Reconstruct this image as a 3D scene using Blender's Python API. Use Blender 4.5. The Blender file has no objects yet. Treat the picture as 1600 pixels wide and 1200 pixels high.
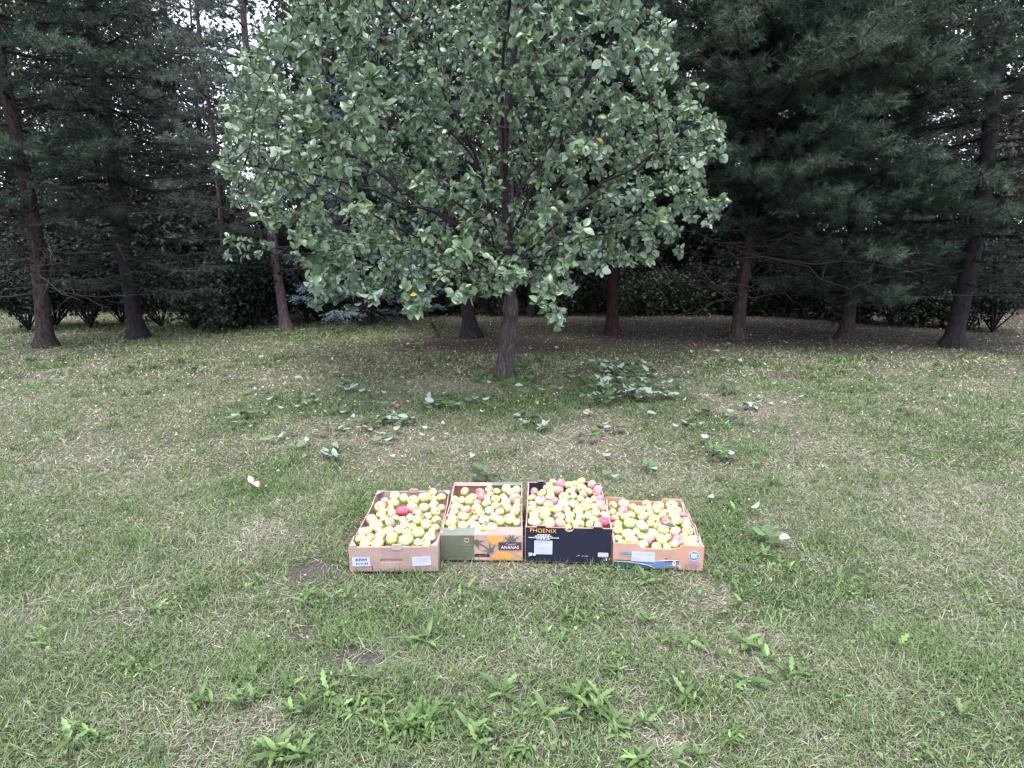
import bpy, math, random
import numpy as np
from mathutils import Matrix, Vector
R_ = math.radians
SC = bpy.context.scene
COL = SC.collection
rng = np.random.default_rng(7)
random.seed(7)

# ------------------------------------------------------------------ camera, sky, sun, exposure
CAM_H, PITCH, FPX = 1.42, R_(12.8), 901.0
cd = bpy.data.cameras.new('camera'); cam = bpy.data.objects.new('camera', cd); COL.objects.link(cam)
cam.location = (0, 0, CAM_H); cam.rotation_euler = (math.pi/2 - PITCH, 0, 0)
cd.sensor_width = 36; cd.sensor_fit = 'HORIZONTAL'; cd.lens = 36*FPX/1600
cd.clip_start = 0.05; cd.clip_end = 1000
SC.camera = cam
SUN_EL, SUN_AZ = R_(74), R_(205)          # azimuth measured clockwise from +Y: behind the camera, a little to the left
W = bpy.data.worlds.new('World'); SC.world = W; W.use_nodes = True
nt = W.node_tree; bg = nt.nodes['Background']
sky = nt.nodes.new('ShaderNodeTexSky'); sky.sky_type = 'NISHITA'; sky.sun_disc = False
sky.sun_elevation = SUN_EL; sky.sun_rotation = SUN_AZ
sky.air_density = 1.0; sky.dust_density = 6.0; sky.ozone_density = 1.0
tcw = nt.nodes.new('ShaderNodeTexCoord'); cl = nt.nodes.new('ShaderNodeTexNoise'); cl.inputs['Scale'].default_value = 2.5; cl.inputs['Detail'].default_value = 6
nt.links.new(tcw.outputs['Generated'], cl.inputs['Vector'])
cr = nt.nodes.new('ShaderNodeMapRange'); cr.inputs['From Min'].default_value = .3; cr.inputs['From Max'].default_value = .6; cr.inputs['To Min'].default_value = .55; cr.inputs['To Max'].default_value = .9
nt.links.new(cl.outputs['Fac'], cr.inputs['Value'])
cm = nt.nodes.new('ShaderNodeMix'); cm.data_type = 'RGBA'; cm.inputs['B'].default_value = (8.7, 9.3, 11.0, 1)      # thin evening cloud
nt.links.new(cr.outputs[0], cm.inputs['Factor']); nt.links.new(sky.outputs[0], cm.inputs['A']); nt.links.new(cm.outputs['Result'], bg.inputs[0]); bg.inputs[1].default_value = 0.09
sd = bpy.data.lights.new('sun', 'SUN'); sd.energy = 1.5; sd.angle = R_(24); sd.color = (1.0, 0.97, 0.92)
sun = bpy.data.objects.new('sun', sd); COL.objects.link(sun)
sdir = Vector((math.sin(SUN_AZ)*math.cos(SUN_EL), math.cos(SUN_AZ)*math.cos(SUN_EL), math.sin(SUN_EL)))
sun.rotation_euler = sdir.to_track_quat('Z', 'Y').to_euler()
sun.location = (0, -5, 12)
vs = SC.view_settings
SC.display_settings.display_device = 'sRGB'
vs.view_transform = 'Standard'; vs.look = 'None'; vs.gamma = 1; vs.exposure = 2.05; vs.use_curve_mapping = False

# ------------------------------------------------------------------ picture geometry
FWD = np.array([0, math.cos(PITCH), -math.sin(PITCH)]); UP = np.array([0, math.sin(PITCH), math.cos(PITCH)])
EYE = np.array([0, 0, CAM_H])
def ray(px, py): return np.array([(px-800)/FPX, 0, 0]) - (py-600)/FPX*UP + FWD
def at(px, py, z=0.0):
    d = ray(px, py); return EYE + d*((z-CAM_H)/d[2])
def at_y(px, py, y):
    d = ray(px, py); return EYE + d*(y/d[1])
def proj(P):
    P = np.atleast_2d(P)-EYE; dp = P@FWD
    return 800+FPX*P[:, 0]/dp, 600-FPX*(P@UP)/dp, dp

# ------------------------------------------------------------------ helpers: objects
def tag(o, label, cat, group=None):
    o['label'] = label; o['category'] = cat
    if group: o['group'] = group
    return o
def empty(name, loc, label, cat, group=None, rz=0):
    o = bpy.data.objects.new(name, None); COL.objects.link(o); o.empty_display_size = .05
    o.location = tuple(loc); o.rotation_euler = (0, 0, rz)
    return tag(o, label, cat, group)
def link(name, me, parent=None, loc=None):
    o = bpy.data.objects.new(name, me); COL.objects.link(o)
    if parent: o.parent = parent
    if loc is not None: o.location = tuple(loc)
    return o
def mesh_np(name, V, F, mats, col=None, mi=None, smooth=True):
    """F: list of int arrays (n,k) of any k"""
    me = bpy.data.meshes.new(name)
    V = np.ascontiguousarray(V, dtype=np.float32)
    me.vertices.add(len(V)); me.vertices.foreach_set('co', V.ravel())
    F = [np.asarray(f, dtype=np.int32) for f in F if len(f)]
    loops = np.concatenate([f.ravel() for f in F])
    tot = np.concatenate([np.full(len(f), f.shape[1], np.int32) for f in F])
    st = np.concatenate([[0], np.cumsum(tot)[:-1]]).astype(np.int32)
    me.loops.add(len(loops)); me.loops.foreach_set('vertex_index', loops)
    me.polygons.add(len(tot)); me.polygons.foreach_set('loop_start', st); me.polygons.foreach_set('loop_total', tot)
    me.polygons.foreach_set('use_smooth', np.full(len(tot), bool(smooth)))
    if mi is not None: me.polygons.foreach_set('material_index', np.asarray(mi, dtype=np.int32))
    if col is not None:
        a = me.color_attributes.new('col', 'FLOAT_COLOR', 'POINT')
        c = np.ones((len(V), 4), np.float32); c[:, :3] = col
        a.data.foreach_set('color', c.ravel())
    for m in (mats if isinstance(mats, (list, tuple)) else [mats]): me.materials.append(m)
    me.update(); me.validate()
    return me
class Buf:
    def __init__(s): s.V = []; s.F = {}; s.C = []; s.n = 0
    def add(s, V, F, c=(1, 1, 1)):
        V = np.asarray(V, float)
        for f in F:
            f = np.asarray(f)
            if len(f): s.F.setdefault(f.shape[1], []).append(f+s.n)
        s.V.append(V); s.C.append(np.broadcast_to(np.asarray(c, float), (len(V), 3))); s.n += len(V)
    def mesh(s, name, mats, smooth=True):
        return mesh_np(name, np.concatenate(s.V), [np.concatenate(f) for f in s.F.values()], mats, np.concatenate(s.C), smooth=smooth)
def scatter(buf, tmpl, M, T, col):
    """instances of a template (V,F) under matrices M (n,3,3), positions T (n,3), colours (n,3)"""
    V, F = tmpl; n = len(M); k = len(V)
    P = np.einsum('nij,kj->nki', M, V)+T[:, None, :]
    off = (np.arange(n)*k)[:, None, None]
    FF = [(np.asarray(f)[None]+off).reshape(-1, np.asarray(f).shape[1]) for f in F]
    buf.add(P.reshape(-1, 3), FF, np.repeat(np.asarray(col, float), k, axis=0))
def norm(a): return a/np.maximum(np.linalg.norm(a, axis=-1, keepdims=True), 1e-9)
def frames(d, upv=None, roll=None):
    """matrices whose local +X is d, local +Z as near as possible to upv"""
    d = norm(d); n = len(d)
    if upv is None: upv = np.tile([0, 0, 1.0], (n, 1))
    y = np.cross(upv, d); bad = np.linalg.norm(y, axis=1) < 1e-3
    y[bad] = np.cross(np.array([1.0, .3, 0]), d[bad]); y = norm(y); z = np.cross(d, y)
    if roll is not None:
        c, s = np.cos(roll)[:, None], np.sin(roll)[:, None]
        y, z = y*c+z*s, z*c-y*s
    return np.stack([d, y, z], axis=2)
def rdirs(n, rg=rng): return norm(rg.normal(size=(n, 3)))
def tube(buf, P, r, sides=8, col=(1, 1, 1), rough=0.0, rg=rng, cap=True):
    P = np.asarray(P, float); r = np.broadcast_to(np.asarray(r, float), (len(P),)).copy()
    t = np.gradient(P, axis=0); t = norm(t)
    ref = np.array([0.0, 1, 0]) if abs(t[0][1]) < .9 else np.array([1.0, 0, 0])
    u = norm(np.cross(t, ref)); w = np.cross(t, u)
    a = np.linspace(0, 2*np.pi, sides, endpoint=False)
    rr = r[:, None]*(1+rough*rg.normal(size=(len(P), sides)))
    V = P[:, None]+rr[:, :, None]*(np.cos(a)[None, :, None]*u[:, None]+np.sin(a)[None, :, None]*w[:, None])
    i = np.arange(len(P)-1)[:, None]*sides; j = np.arange(sides)[None]; j2 = (j+1) % sides
    Q = np.stack([i+j, i+j2, i+sides+j2, i+sides+j], axis=2).reshape(-1, 4)
    F = [Q]
    V = V.reshape(-1, 3)
    if cap:
        V = np.vstack([V, P[-1]]); k = len(V)-1; b = (len(P)-1)*sides
        F.append(np.stack([b+np.arange(sides), b+(np.arange(sides)+1) % sides, np.full(sides, k)], 1))
    buf.add(V, F, col)

# value noise
_L = np.random.default_rng(3).random((256, 256))
def vnoise(x, y):
    xi = np.floor(x).astype(int); yi = np.floor(y).astype(int); fx = x-xi; fy = y-yi
    fx = fx*fx*(3-2*fx); fy = fy*fy*(3-2*fy)
    g = lambda a, b: _L[a & 255, b & 255]
    return (g(xi, yi)*(1-fx)+g(xi+1, yi)*fx)*(1-fy)+(g(xi, yi+1)*(1-fx)+g(xi+1, yi+1)*fx)*fy
def fbm(x, y, o=4):
    s = 0; a = .5; t = 0
    for k in range(o): s = s+a*vnoise(x*2**k+17*k, y*2**k+31*k); t += a; a *= .5
    return s/t
def sstep(a, b, x): t = np.clip((x-a)/(b-a), 0, 1); return t*t*(3-2*t)

# ------------------------------------------------------------------ helpers: materials
def mat(name):
    m = bpy.data.materials.new(name); m.use_nodes = True
    return m, m.node_tree.nodes, m.node_tree.links, m.node_tree.nodes['Principled BSDF']
def noise_mix(N, L, c1, c2, scale, detail=4, coord='Object', lo=.35, hi=.65):
    tc = N.new('ShaderNodeTexCoord'); tx = N.new('ShaderNodeTexNoise'); tx.inputs['Scale'].default_value = scale; tx.inputs['Detail'].default_value = detail
    L.new(tc.outputs[coord], tx.inputs['Vector'])
    rp = N.new('ShaderNodeValToRGB'); rp.color_ramp.elements[0].position = lo; rp.color_ramp.elements[1].position = hi
    rp.color_ramp.elements[0].color = (*c1, 1); rp.color_ramp.elements[1].color = (*c2, 1)
    L.new(tx.outputs['Fac'], rp.inputs[0]); return rp.outputs[0], tx
def mat_leafy(name, under=None, rough=.5, spec=.4, trans=.25, tint=(1, 1, 1)):
    m, N, L, p = mat(name)
    at_ = N.new('ShaderNodeAttribute'); at_.attribute_name = 'col'
    c = at_.outputs['Color']
    if under:
        g = N.new('ShaderNodeNewGeometry'); mx = N.new('ShaderNodeMix'); mx.data_type = 'RGBA'
        mx.inputs['B'].default_value = (*under, 1)
        mp = N.new('ShaderNodeMath'); mp.operation = 'MULTIPLY'; mp.inputs[1].default_value = .75
        L.new(g.outputs['Backfacing'], mp.inputs[0]); L.new(mp.outputs[0], mx.inputs['Factor']); L.new(c, mx.inputs['A']); c = mx.outputs['Result']
    L.new(c, p.inputs['Base Color']); p.inputs['Roughness'].default_value = rough; p.inputs['Specular IOR Level'].default_value = spec
    if trans > 0:
        tr = N.new('ShaderNodeBsdfTranslucent'); L.new(c, tr.inputs['Color'])
        ms = N.new('ShaderNodeMixShader'); ms.inputs[0].default_value = trans
        L.new(p.outputs[0], ms.inputs[1]); L.new(tr.outputs[0], ms.inputs[2])
        L.new(ms.outputs[0], N['Material Output'].inputs['Surface'])
    return m
def mat_bark(name, c1, c2, scale=9, stretch=.18, bump=.6):
    m, N, L, p = mat(name)
    tc = N.new('ShaderNodeTexCoord'); mp = N.new('ShaderNodeMapping'); mp.inputs['Scale'].default_value = (1, 1, stretch)
    L.new(tc.outputs['Object'], mp.inputs[0])
    tx = N.new('ShaderNodeTexNoise'); tx.inputs['Scale'].default_value = scale*4; tx.inputs['Detail'].default_value = 6; tx.inputs['Roughness'].default_value = .7
    L.new(mp.outputs[0], tx.inputs['Vector'])
    rp = N.new('ShaderNodeValToRGB'); e = rp.color_ramp.elements
    e[0].position = .38; e[1].position = .66; e[0].color = (*c1, 1); e[1].color = (*c2, 1)
    L.new(tx.outputs['Fac'], rp.inputs[0]); L.new(rp.outputs[0], p.inputs['Base Color'])
    b = N.new('ShaderNodeBump'); b.inputs['Strength'].default_value = bump; b.inputs['Distance'].default_value = .02
    L.new(tx.outputs['Fac'], b.inputs['Height']); L.new(b.outputs[0], p.inputs['Normal'])
    p.inputs['Roughness'].default_value = .9; p.inputs['Specular IOR Level'].default_value = .2
    return m
def mat_plain(name, c, rough=.8, vary=.12, scale=14, spec=.3):
    m, N, L, p = mat(name); c = np.array(c)
    o, tx = noise_mix(N, L, tuple(c*(1-vary)), tuple(np.minimum(c*(1+vary), 1)), scale, 5)
    L.new(o, p.inputs['Base Color']); p.inputs['Roughness'].default_value = rough; p.inputs['Specular IOR Level'].default_value = spec
    return m
M_APLEAF = mat_leafy('apple_leaf', under=(.24, .31, .24), rough=.36, spec=.5, trans=.12)
M_FALLEN = mat_leafy('fallen_leaf', under=(.26, .33, .28), rough=.55, spec=.35, trans=.12)
M_NEEDLE = mat_leafy('needles', rough=.6, spec=.3, trans=.12)
M_WOODLEAF = mat_leafy('wood_leaf', rough=.6, spec=.25, trans=.2)
M_GRASS = mat_leafy('grass', rough=.6, spec=.25, trans=.22)
M_WEED = mat_leafy('weed', under=(.22, .28, .15), rough=.5, spec=.35, trans=.22)
M_APBARK = mat_bark('apple_bark', (.020, .016, .018), (.100, .077, .076), 10, .25)
M_PIBARK = mat_bark('pine_bark', (.014, .010, .011), (.062, .043, .042), 6, .4)
M_RDBARK = mat_bark('red_bark', (.012, .006, .007), (.042, .020, .018), 6, .3)
M_GYBARK = mat_bark('grey_bark', (.04, .03, .033), (.14, .10, .105), 6, .4)
M_DKBARK = mat_bark('dark_bark', (.009, .007, .009), (.030, .024, .026), 6, .3)
M_LIMB = mat_bark('apple_limb_bark', (.012, .009, .012), (.055, .042, .048), 10, .5)
M_TWIG = mat_plain('dead_twig', (.045, .037, .040), .9)

# ------------------------------------------------------------------ lawn masks (shared by the ground sheet and the blades)
def epatch(x, y, L):
    s = np.zeros_like(x)
    for px, py, rx, ry in L:
        c = at(px, py); ex = at(px+rx, py)[0]-c[0]; ey = abs(at(px, py-ry)[1]-at(px, py+ry)[1])/2
        d = np.hypot((x-c[0])/ex, (y-c[1])/ey)+1.1*(fbm(x*5, y*5)-.5)+1.3*(fbm(x*14, y*14)-.5)
        s = np.maximum(s, sstep(1.25, .45, d))
    return s
SOIL = [(500, 893, 58, 20), (545, 1025, 62, 24), (470, 985, 34, 13), (560, 838, 16, 26), (705, 1082, 40, 12), (820, 1085, 45, 12), (620, 905, 30, 6), (980, 1050, 26, 8), (640, 985, 30, 8)]
LITTER = [(725, 537, 95, 9), (957, 524, 60, 8), (1155, 532, 70, 8), (1230, 585, 40, 6)]
STRAW = [(1000, 720, 110, 45), (900, 690, 70, 25), (1190, 990, 70, 30), (700, 600, 110, 16), (430, 590, 70, 14), (600, 700, 90, 20), (400, 1110, 60, 50), (1010, 1150, 60, 30), (1180, 640, 80, 20), (420, 830, 50, 40), (700, 940, 60, 20), (1120, 940, 60, 20)]
GREEN = [(800, 620, 130, 22), (930, 600, 60, 20), (640, 900, 80, 20), (800, 930, 90, 30), (1150, 850, 80, 60), (620, 1120, 130, 45), (900, 960, 80, 25), (420, 740, 50, 25), (480, 520, 120, 12), (1080, 1080, 70, 30), (1160, 900, 60, 30)]
def masks(x, y):
    soil = epatch(x, y, SOIL); lit = epatch(x, y, LITTER)
    g = .50+.13*sstep(3.2, 2.0, y)+.9*(fbm(x*1.3+5, y*1.3)-.5)+.9*(fbm(x*4.5, y*4.5+9)-.5)
    g = g-.36*epatch(x, y, STRAW)+.38*epatch(x, y, GREEN)
    far = sstep(7.6, 9.2, y+.8*(fbm(x*.9, y*.9)-.5))*sstep(-2.6, -.6, x-.0*y)      # thin needle-strewn turf under the conifers; its colours also darkened for tree shade
    return soil, lit, np.clip(g, 0, 1), far
def graded(lo, a, b, hi, fine, nc):
    m = np.arange(a, b, fine); n1 = a-(a-lo)*np.linspace(1, 0, nc, endpoint=False)**2.5; n2 = b+(hi-b)*np.linspace(0, 1, nc)**2.5
    return np.concatenate([n1, m, n2])
gx = graded(-150, -6, 6, 150, .05, 36); gy = graded(-40, .8, 14, 220, .05, 30)
X, Y = np.meshgrid(gx, gy); nx_, ny_ = len(gx), len(gy)
soil, lit, gr, far = masks(X, Y)
zz = .012*(fbm(X*3, Y*3)-.5)*sstep(30, 12, np.hypot(X, Y))-.012
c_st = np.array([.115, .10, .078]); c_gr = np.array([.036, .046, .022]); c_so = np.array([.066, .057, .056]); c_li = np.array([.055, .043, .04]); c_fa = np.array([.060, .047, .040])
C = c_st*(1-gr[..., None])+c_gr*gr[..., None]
C = C*(1-far[..., None]*.92)+c_fa*far[..., None]*.92  # far turf tone: needle litter plus painted-in shade of the conifers
C = C*(1-soil[..., None])+c_so*soil[..., None]; C = C*(1-lit[..., None]*.9)+c_li*lit[..., None]*.9
ii = (np.arange(ny_-1)[:, None]*nx_+np.arange(nx_-1)[None]).ravel()
mg, N, L, p = mat('ground')
a_ = N.new('ShaderNodeAttribute'); a_.attribute_name = 'col'
o1, t1 = noise_mix(N, L, (.45, .45, .45), (1.35, 1.35, 1.35), 90, 6, 'Object', .3, .7)
mm = N.new('ShaderNodeMix'); mm.data_type = 'RGBA'; mm.blend_type = 'MULTIPLY'; mm.inputs['Factor'].default_value = 1
L.new(a_.outputs['Color'], mm.inputs['A']); L.new(o1, mm.inputs['B']); L.new(mm.outputs['Result'], p.inputs['Base Color'])
b_ = N.new('ShaderNodeBump'); b_.inputs['Strength'].default_value = .8; b_.inputs['Distance'].default_value = .015
L.new(t1.outputs['Fac'], b_.inputs['Height']); L.new(b_.outputs[0], p.inputs['Normal']); p.inputs['Roughness'].default_value = .95; p.inputs['Specular IOR Level'].default_value = .1
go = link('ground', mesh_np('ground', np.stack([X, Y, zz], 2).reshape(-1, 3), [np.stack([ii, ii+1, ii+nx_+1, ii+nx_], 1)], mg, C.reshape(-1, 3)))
go['kind'] = 'structure'

# ------------------------------------------------------------------ the four cartons: where they stand
def mk_box(fl, fr, depth_y, hfrac):
    A = at(*fl); B = at(*fr); u = B-A; w = np.linalg.norm(u); u = u/w; v = np.array([-u[1], u[0], 0])
    return dict(A=A, u=u, v=v, w=w)
BX = {'kiwi': mk_box((547, 893), (685, 892.5), 0, 0), 'ananas': mk_box((690, 875), (816.5, 876), 0, 0),
      'citrus': mk_box((820.5, 877), (955, 880.5), 0, 0), 'blue': mk_box((957.5, 886), (1097.5, 892), 0, 0)}
for n_, h_, l_ in (('kiwi', .120, .60), ('ananas', .147, .567), ('citrus', .176, .543), ('blue', .122, .514)):
    BX[n_]['h'] = h_; BX[n_]['L'] = l_
def bpt(b, u, v, z): return b['A']+b['u']*u+b['v']*v+np.array([0, 0, z])
def in_box(x, y, m=0.0):
    s = np.zeros(np.shape(x), bool)
    for b in BX.values():
        du = (x-b['A'][0])*b['u'][0]+(y-b['A'][1])*b['u'][1]; dv = (x-b['A'][0])*b['v'][0]+(y-b['A'][1])*b['v'][1]
        s |= (du > -m) & (du < b['w']+m) & (dv > -m) & (dv < b['L']+m)
    return s

# ------------------------------------------------------------------ leaf templates
def leaf_tmpl(L=1.0, wd=.52, fold=.25, curl=.25, lobes=0, pet=.12, rows=5):
    ts = np.linspace(0, 1, rows+2)[1:-1]
    V = [(0, 0, 0), (pet, 0, .01)]
    F4 = []; F3 = []
    for k, t in enumerate(ts):
        h = wd/2*math.sin(math.pi*t**.85)**.8
        if lobes: h *= (1.15 if k % 2 else .55)
        x = pet+(1-pet)*t; z = -curl*t*t
        V += [(x, h, z+fold*h*1.1), (x, 0, z), (x, -h, z+fold*h*1.1)]
    V.append((1.0, 0, -curl)); tip = len(V)-1
    F3 += [(1, 3, 2), (1, 4, 3)]
    for k in range(rows-1):
        a = 2+3*k; F4 += [(a, a+1, a+4, a+3), (a+1, a+2, a+5, a+4)]
    a = 2+3*(rows-1); F3 += [(a, a+1, tip), (a+1, a+2, tip)]
    F3 = [(f[0], f[2], f[1]) for f in F3[:2]] + F3[2:]
    V = np.array(V, float)*L
    # orient faces so that the upper side (+Z) is the front
    out3, out4 = [], []
    for f in F3+F4:
        n = np.cross(V[f[1]]-V[f[0]], V[f[2]]-V[f[0]]); f = f if n[2] > 0 else f[::-1]
        (out3 if len(f) == 3 else out4).append(f)
    return V, [np.array(out3), np.array(out4)]
AP_T = [leaf_tmpl(1, .58, .28, .22, rows=4), leaf_tmpl(1, .54, .45, .38, rows=4), leaf_tmpl(1, .64, .12, .10, rows=4), leaf_tmpl(1, .55, .6, -.08, rows=4)]
FL_T = [leaf_tmpl(1, .56, -.22, .08), leaf_tmpl(1, .52, .35, .25), leaf_tmpl(1, .60, -.12, -.10), leaf_tmpl(1, .48, .5, .15)]
CARD = (np.array([(0, 0, 0), (.5, .34, .06), (1, 0, -.08), (.5, -.34, .06)], float), [np.array([(0, 1, 2), (0, 2, 3)])[:, ::-1]])

# ------------------------------------------------------------------ the apple tree
SIL = np.array([(600, -700), (470, -160), (440, 10), (395, 50), (362, 105), (345, 190), (335, 260), (345, 312), (400, 342), (455, 368), (500, 398), (495, 425), (476, 455), (490, 480), (528, 488), (548, 478), (580, 496), (612, 480), (640, 474), (655, 490), (690, 480), (730, 488), (760, 468), (795, 478), (812, 465), (832, 478), (850, 512), (874, 518), (892, 490), (888, 466), (876, 440), (905, 428), (960, 434), (1000, 438), (1030, 402), (1040, 380), (1056, 408), (1068, 370), (1062, 350), (1124, 343), (1134, 300), (1112, 278), (1140, 200), (1128, 166), (1084, 178), (1076, 130), (1070, 100), (1052, 60), (1050, 5), (1010, -160), (900, -700)], float)
def in_poly(px, py, poly):
    c = np.zeros(len(px), bool); n = len(poly); j = n-1
    for i in range(n):
        xi, yi = poly[i]; xj, yj = poly[j]
        c ^= ((yi > py) != (yj > py)) & (px < (xj-xi)*(py-yi)/(yj-yi+1e-9)+xi); j = i
    return c
def apple_tree():
    rg = np.random.default_rng(11)
    base = at(787, 588); bx, by = base[0], base[1]
    # points the shoots grow towards
    n = 190000
    Q = np.stack([rg.uniform(-4.0, 2.9, n), rg.uniform(by-2.7, by+2.6, n), rg.uniform(.62, 5.4, n)], 1)
    prof = np.interp(Q[:, 2], [.5, .9, 1.4, 2.4, 3.4, 4.5, 5.4], [.72, .86, .97, 1.0, .92, .72, .35])
    rx = np.where(Q[:, 0] < bx, 3.75, 2.8)
    s = (np.abs((Q[:, 0]-bx)/rx)**2.7+np.abs((Q[:, 1]-by)/2.5)**2.7)**(1/2.7)/prof
    px, py, _ = proj(Q)
    cl = fbm(Q[:, 0]*1.3+Q[:, 1]*.6, Q[:, 2]*2.6+Q[:, 1]*.9, 3)
    low = Q[:, 2] > .55+.40*sstep(by-1.2, by+.5, Q[:, 1])
    ok = (s < 1) & in_poly(px+34*(fbm(px/38, py/38, 2)-.5), py+40*(fbm(px/34+50, py/34, 2)-.5), SIL) & low & (rg.random(n) < np.where(Q[:, 2] < 1.6, .35+.65*s, .22+.78*s**2.0)*np.where(Q[:, 2] > 4.1, .5, 1)) & (cl > .40+.10*sstep(.62, .85, s)*sstep(.9, 1.5, Q[:, 2]))
    A = Q[ok]; A = A[rg.permutation(len(A))[:6600]]
    # central leader and steep scaffold limbs
    z = np.arange(0, 4.9, .14)
    tr = np.stack([bx+.06*np.sin(z*1.9)+.03*z, by+.06*np.sin(z*1.3+1), z], 1)
    nodes = [p for p in tr]; par = list(range(-1, len(tr)-1)); live = np.ones(len(A), bool)
    scaf = []
    for h0, az, ln, e0, e1 in ((1.05, 200, 2.6, 30, 22), (1.15, 255, 2.4, 34, 12), (1.1, 300, 2.5, 32, 20), (1.3, 350, 2.3, 40, 30), (1.2, 165, 2.9, 38, 26), (1.35, 90, 2.3, 45, 35),
                               (1.45, 225, 2.9, 58, 50), (1.6, 320, 2.7, 60, 50), (1.8, 20, 2.5, 58, 55), (1.9, 180, 3.0, 52, 40), (2.1, 270, 2.4, 60, 45), (2.5, 120, 2.3, 62, 50), (1.25, 285, 2.2, 22, 0), (1.12, 235, 2.2, 20, 4), (1.2, 320, 2.0, 20, 6), (1.3, 205, 3.0, 22, -16), (1.35, 190, 3.3, 24, -6), (1.25, 228, 2.6, 20, -18), (1.3, 250, 2.3, 24, -20), (1.25, 272, 2.1, 16, -22), (1.35, 345, 2.4, 26, -4)):
        i = int(np.argmin(abs(z-h0))); q = tr[i].copy(); pi = i; m = int(ln/.13); a = R_(az)
        for s_ in range(m):
            t = s_/m; e = R_(e0+(e1-e0)*t)+rg.normal()*.12; a += rg.normal()*.09
            q = q+.13*np.array([math.cos(a)*math.cos(e), math.sin(a)*math.cos(e), math.sin(e)])
            nodes.append(q); par.append(pi); pi = len(nodes)-1
    near = np.full(len(A), 1e9); nid = np.zeros(len(A), int)
    def upd(i0):
        nonlocal near, nid
        B = np.array(nodes[i0:])
        for k in range(0, len(B), 400):
            D = np.linalg.norm(A[:, None]-B[None, k:k+400], axis=2); m = D.argmin(1); dm = D[np.arange(len(A)), m]
            b = dm < near; near[b] = dm[b]; nid[b] = i0+k+m[b]
    D = np.linalg.norm(A[:, None]-np.array(nodes)[None], axis=2); D[:, :8] = 1e9
    nid = D.argmin(1); near = D.min(1); i0 = len(nodes)
    STEP = .11
    for it in range(110):
        act = np.where(live & (near < 4))[0]
        if not len(act): break
        d = norm(A[act]-np.array(nodes)[nid[act]])
        acc = {}
        ids = nid[act]; S = np.zeros((len(nodes), 3)); np.add.at(S, ids, d)
        new = []
        for i in np.unique(ids):
            v = norm(S[i]+rg.normal(size=3)*.28+np.array([0, 0, .10])); q = nodes[i]+v*STEP
            new.append((q, i))
        i0 = len(nodes)
        for q, i in new: nodes.append(q); par.append(int(i))
        upd(i0); live &= near > .16
        if len(nodes) > 26000: break
    k0 = len(nodes)                                     # long free shoots beyond the crown's outline
    for i in rg.choice(np.arange(len(tr)+200, k0), 90, replace=False):
        q = nodes[i].copy(); o_ = norm(q-np.array([bx, by, 1.9])); v = norm(o_+np.array([0, 0, .5])+rg.normal(size=3)*.4); pi = int(i)
        if np.hypot(q[0]-bx, q[1]-by) < 1.3: continue
        for s_ in range(int(rg.integers(2, 5))):
            v = norm(v+rg.normal(size=3)*.12); q = q+v*.10; nodes.append(q); par.append(pi); pi = len(nodes)-1
    P = np.array(nodes); par = np.array(par); n = len(P); nt_ = len(tr)
    kids = np.bincount(par[par >= 0], minlength=n)
    acc = np.zeros(n); r = np.zeros(n)
    for i in range(n-1, -1, -1):
        r[i] = max(.0024, acc[i]**(1/2.35)) if acc[i] > 0 else .0024
        if par[i] >= 0: acc[par[i]] += r[i]**2.35
    r *= np.minimum(1, .092/r[7])
    r = np.maximum(r, .0022)
    rt = r[:nt_].copy(); rt[:7] = np.interp(z[:7], [0, .08, .3, .9], [.150, .114, .097, .090]); rt = np.maximum(rt, np.interp(z, [0, 4.9], [.07, .016]))
    root = empty('apple_tree', base, 'broad leafy apple tree with rough grey trunk standing behind the cartons of apples', 'tree')
    b = Buf()
    zz_ = np.linspace(0, 4.76, 90); tp = np.stack([np.interp(zz_, z, tr[:, k]) for k in range(3)], 1)
    rz_ = np.interp(zz_, z, rt); c_ = 25
    tube(b, tp[:c_]-base, rz_[:c_], 18, rough=.055, rg=rg, cap=False)
    link('trunk', b.mesh('apple_trunk', M_APBARK), root)
    b = Buf(); tube(b, tp[c_-1:]-base, rz_[c_-1:]*.985, 14, rough=.055, rg=rg); link('leader', b.mesh('apple_leader', M_LIMB), root)
    # limbs: one part per branch leaving the leader
    lim = np.full(n, -1)
    for i in range(nt_, n): lim[i] = i if par[i] < nt_ else lim[par[i]]
    chains = {}
    big = {}
    for i in range(nt_, n): big[par[i]] = max(big.get(par[i], (0, -1)), (r[i], i))
    for i in range(nt_, n):
        p_ = par[i]
        if p_ < nt_ or big[p_][1] != i:      # a chain starts here
            c = [p_, i]
            while c[-1] in big: c.append(big[c[-1]][1])
            chains.setdefault(lim[i], []).append(c)
    small = Buf(); ns = 0
    for L_, cs in chains.items():
        bb = Buf()
        for c in cs:
            rr = r[c].copy(); rr[0] = min(rr[0], rr[1]*1.15)
            tube(bb, P[c]-base, rr, 7 if rr[0] > .012 else 4, rough=.05, rg=rg)
        link('limb', bb.mesh('apple_limb', M_LIMB), root)
    # leaves in rosettes at the shoot ends and on short spurs along the thin wood
    D = P-P[np.maximum(par, 0)]
    D = norm(D)
    tip = np.where((kids == 0) & (np.arange(n) >= nt_))[0]
    thin = np.where((kids > 0) & (r < .0075) & (np.arange(n) >= nt_))[0]
    print('apple tree nodes', n, 'tips', len(tip), 'thin', len(thin), 'trunk r', r[7])
    src = []; 
    for i in tip: src += [i]*int(rg.integers(9, 15))
    for i in thin: src += [i]*int(rg.choice([0, 2, 5, 7, 9], p=[.34, .12, .20, .20, .14]))
    src = np.array(src); m = len(src)
    along = D[src]; out = rdirs(m, rg); out = norm(out-.6*(out*along).sum(1, keepdims=True)*along)
    d = norm(along*rg.uniform(-.05, .75, (m, 1))+out*rg.uniform(.6, 1.0, (m, 1))+np.array([0, 0, -.10]))
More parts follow.
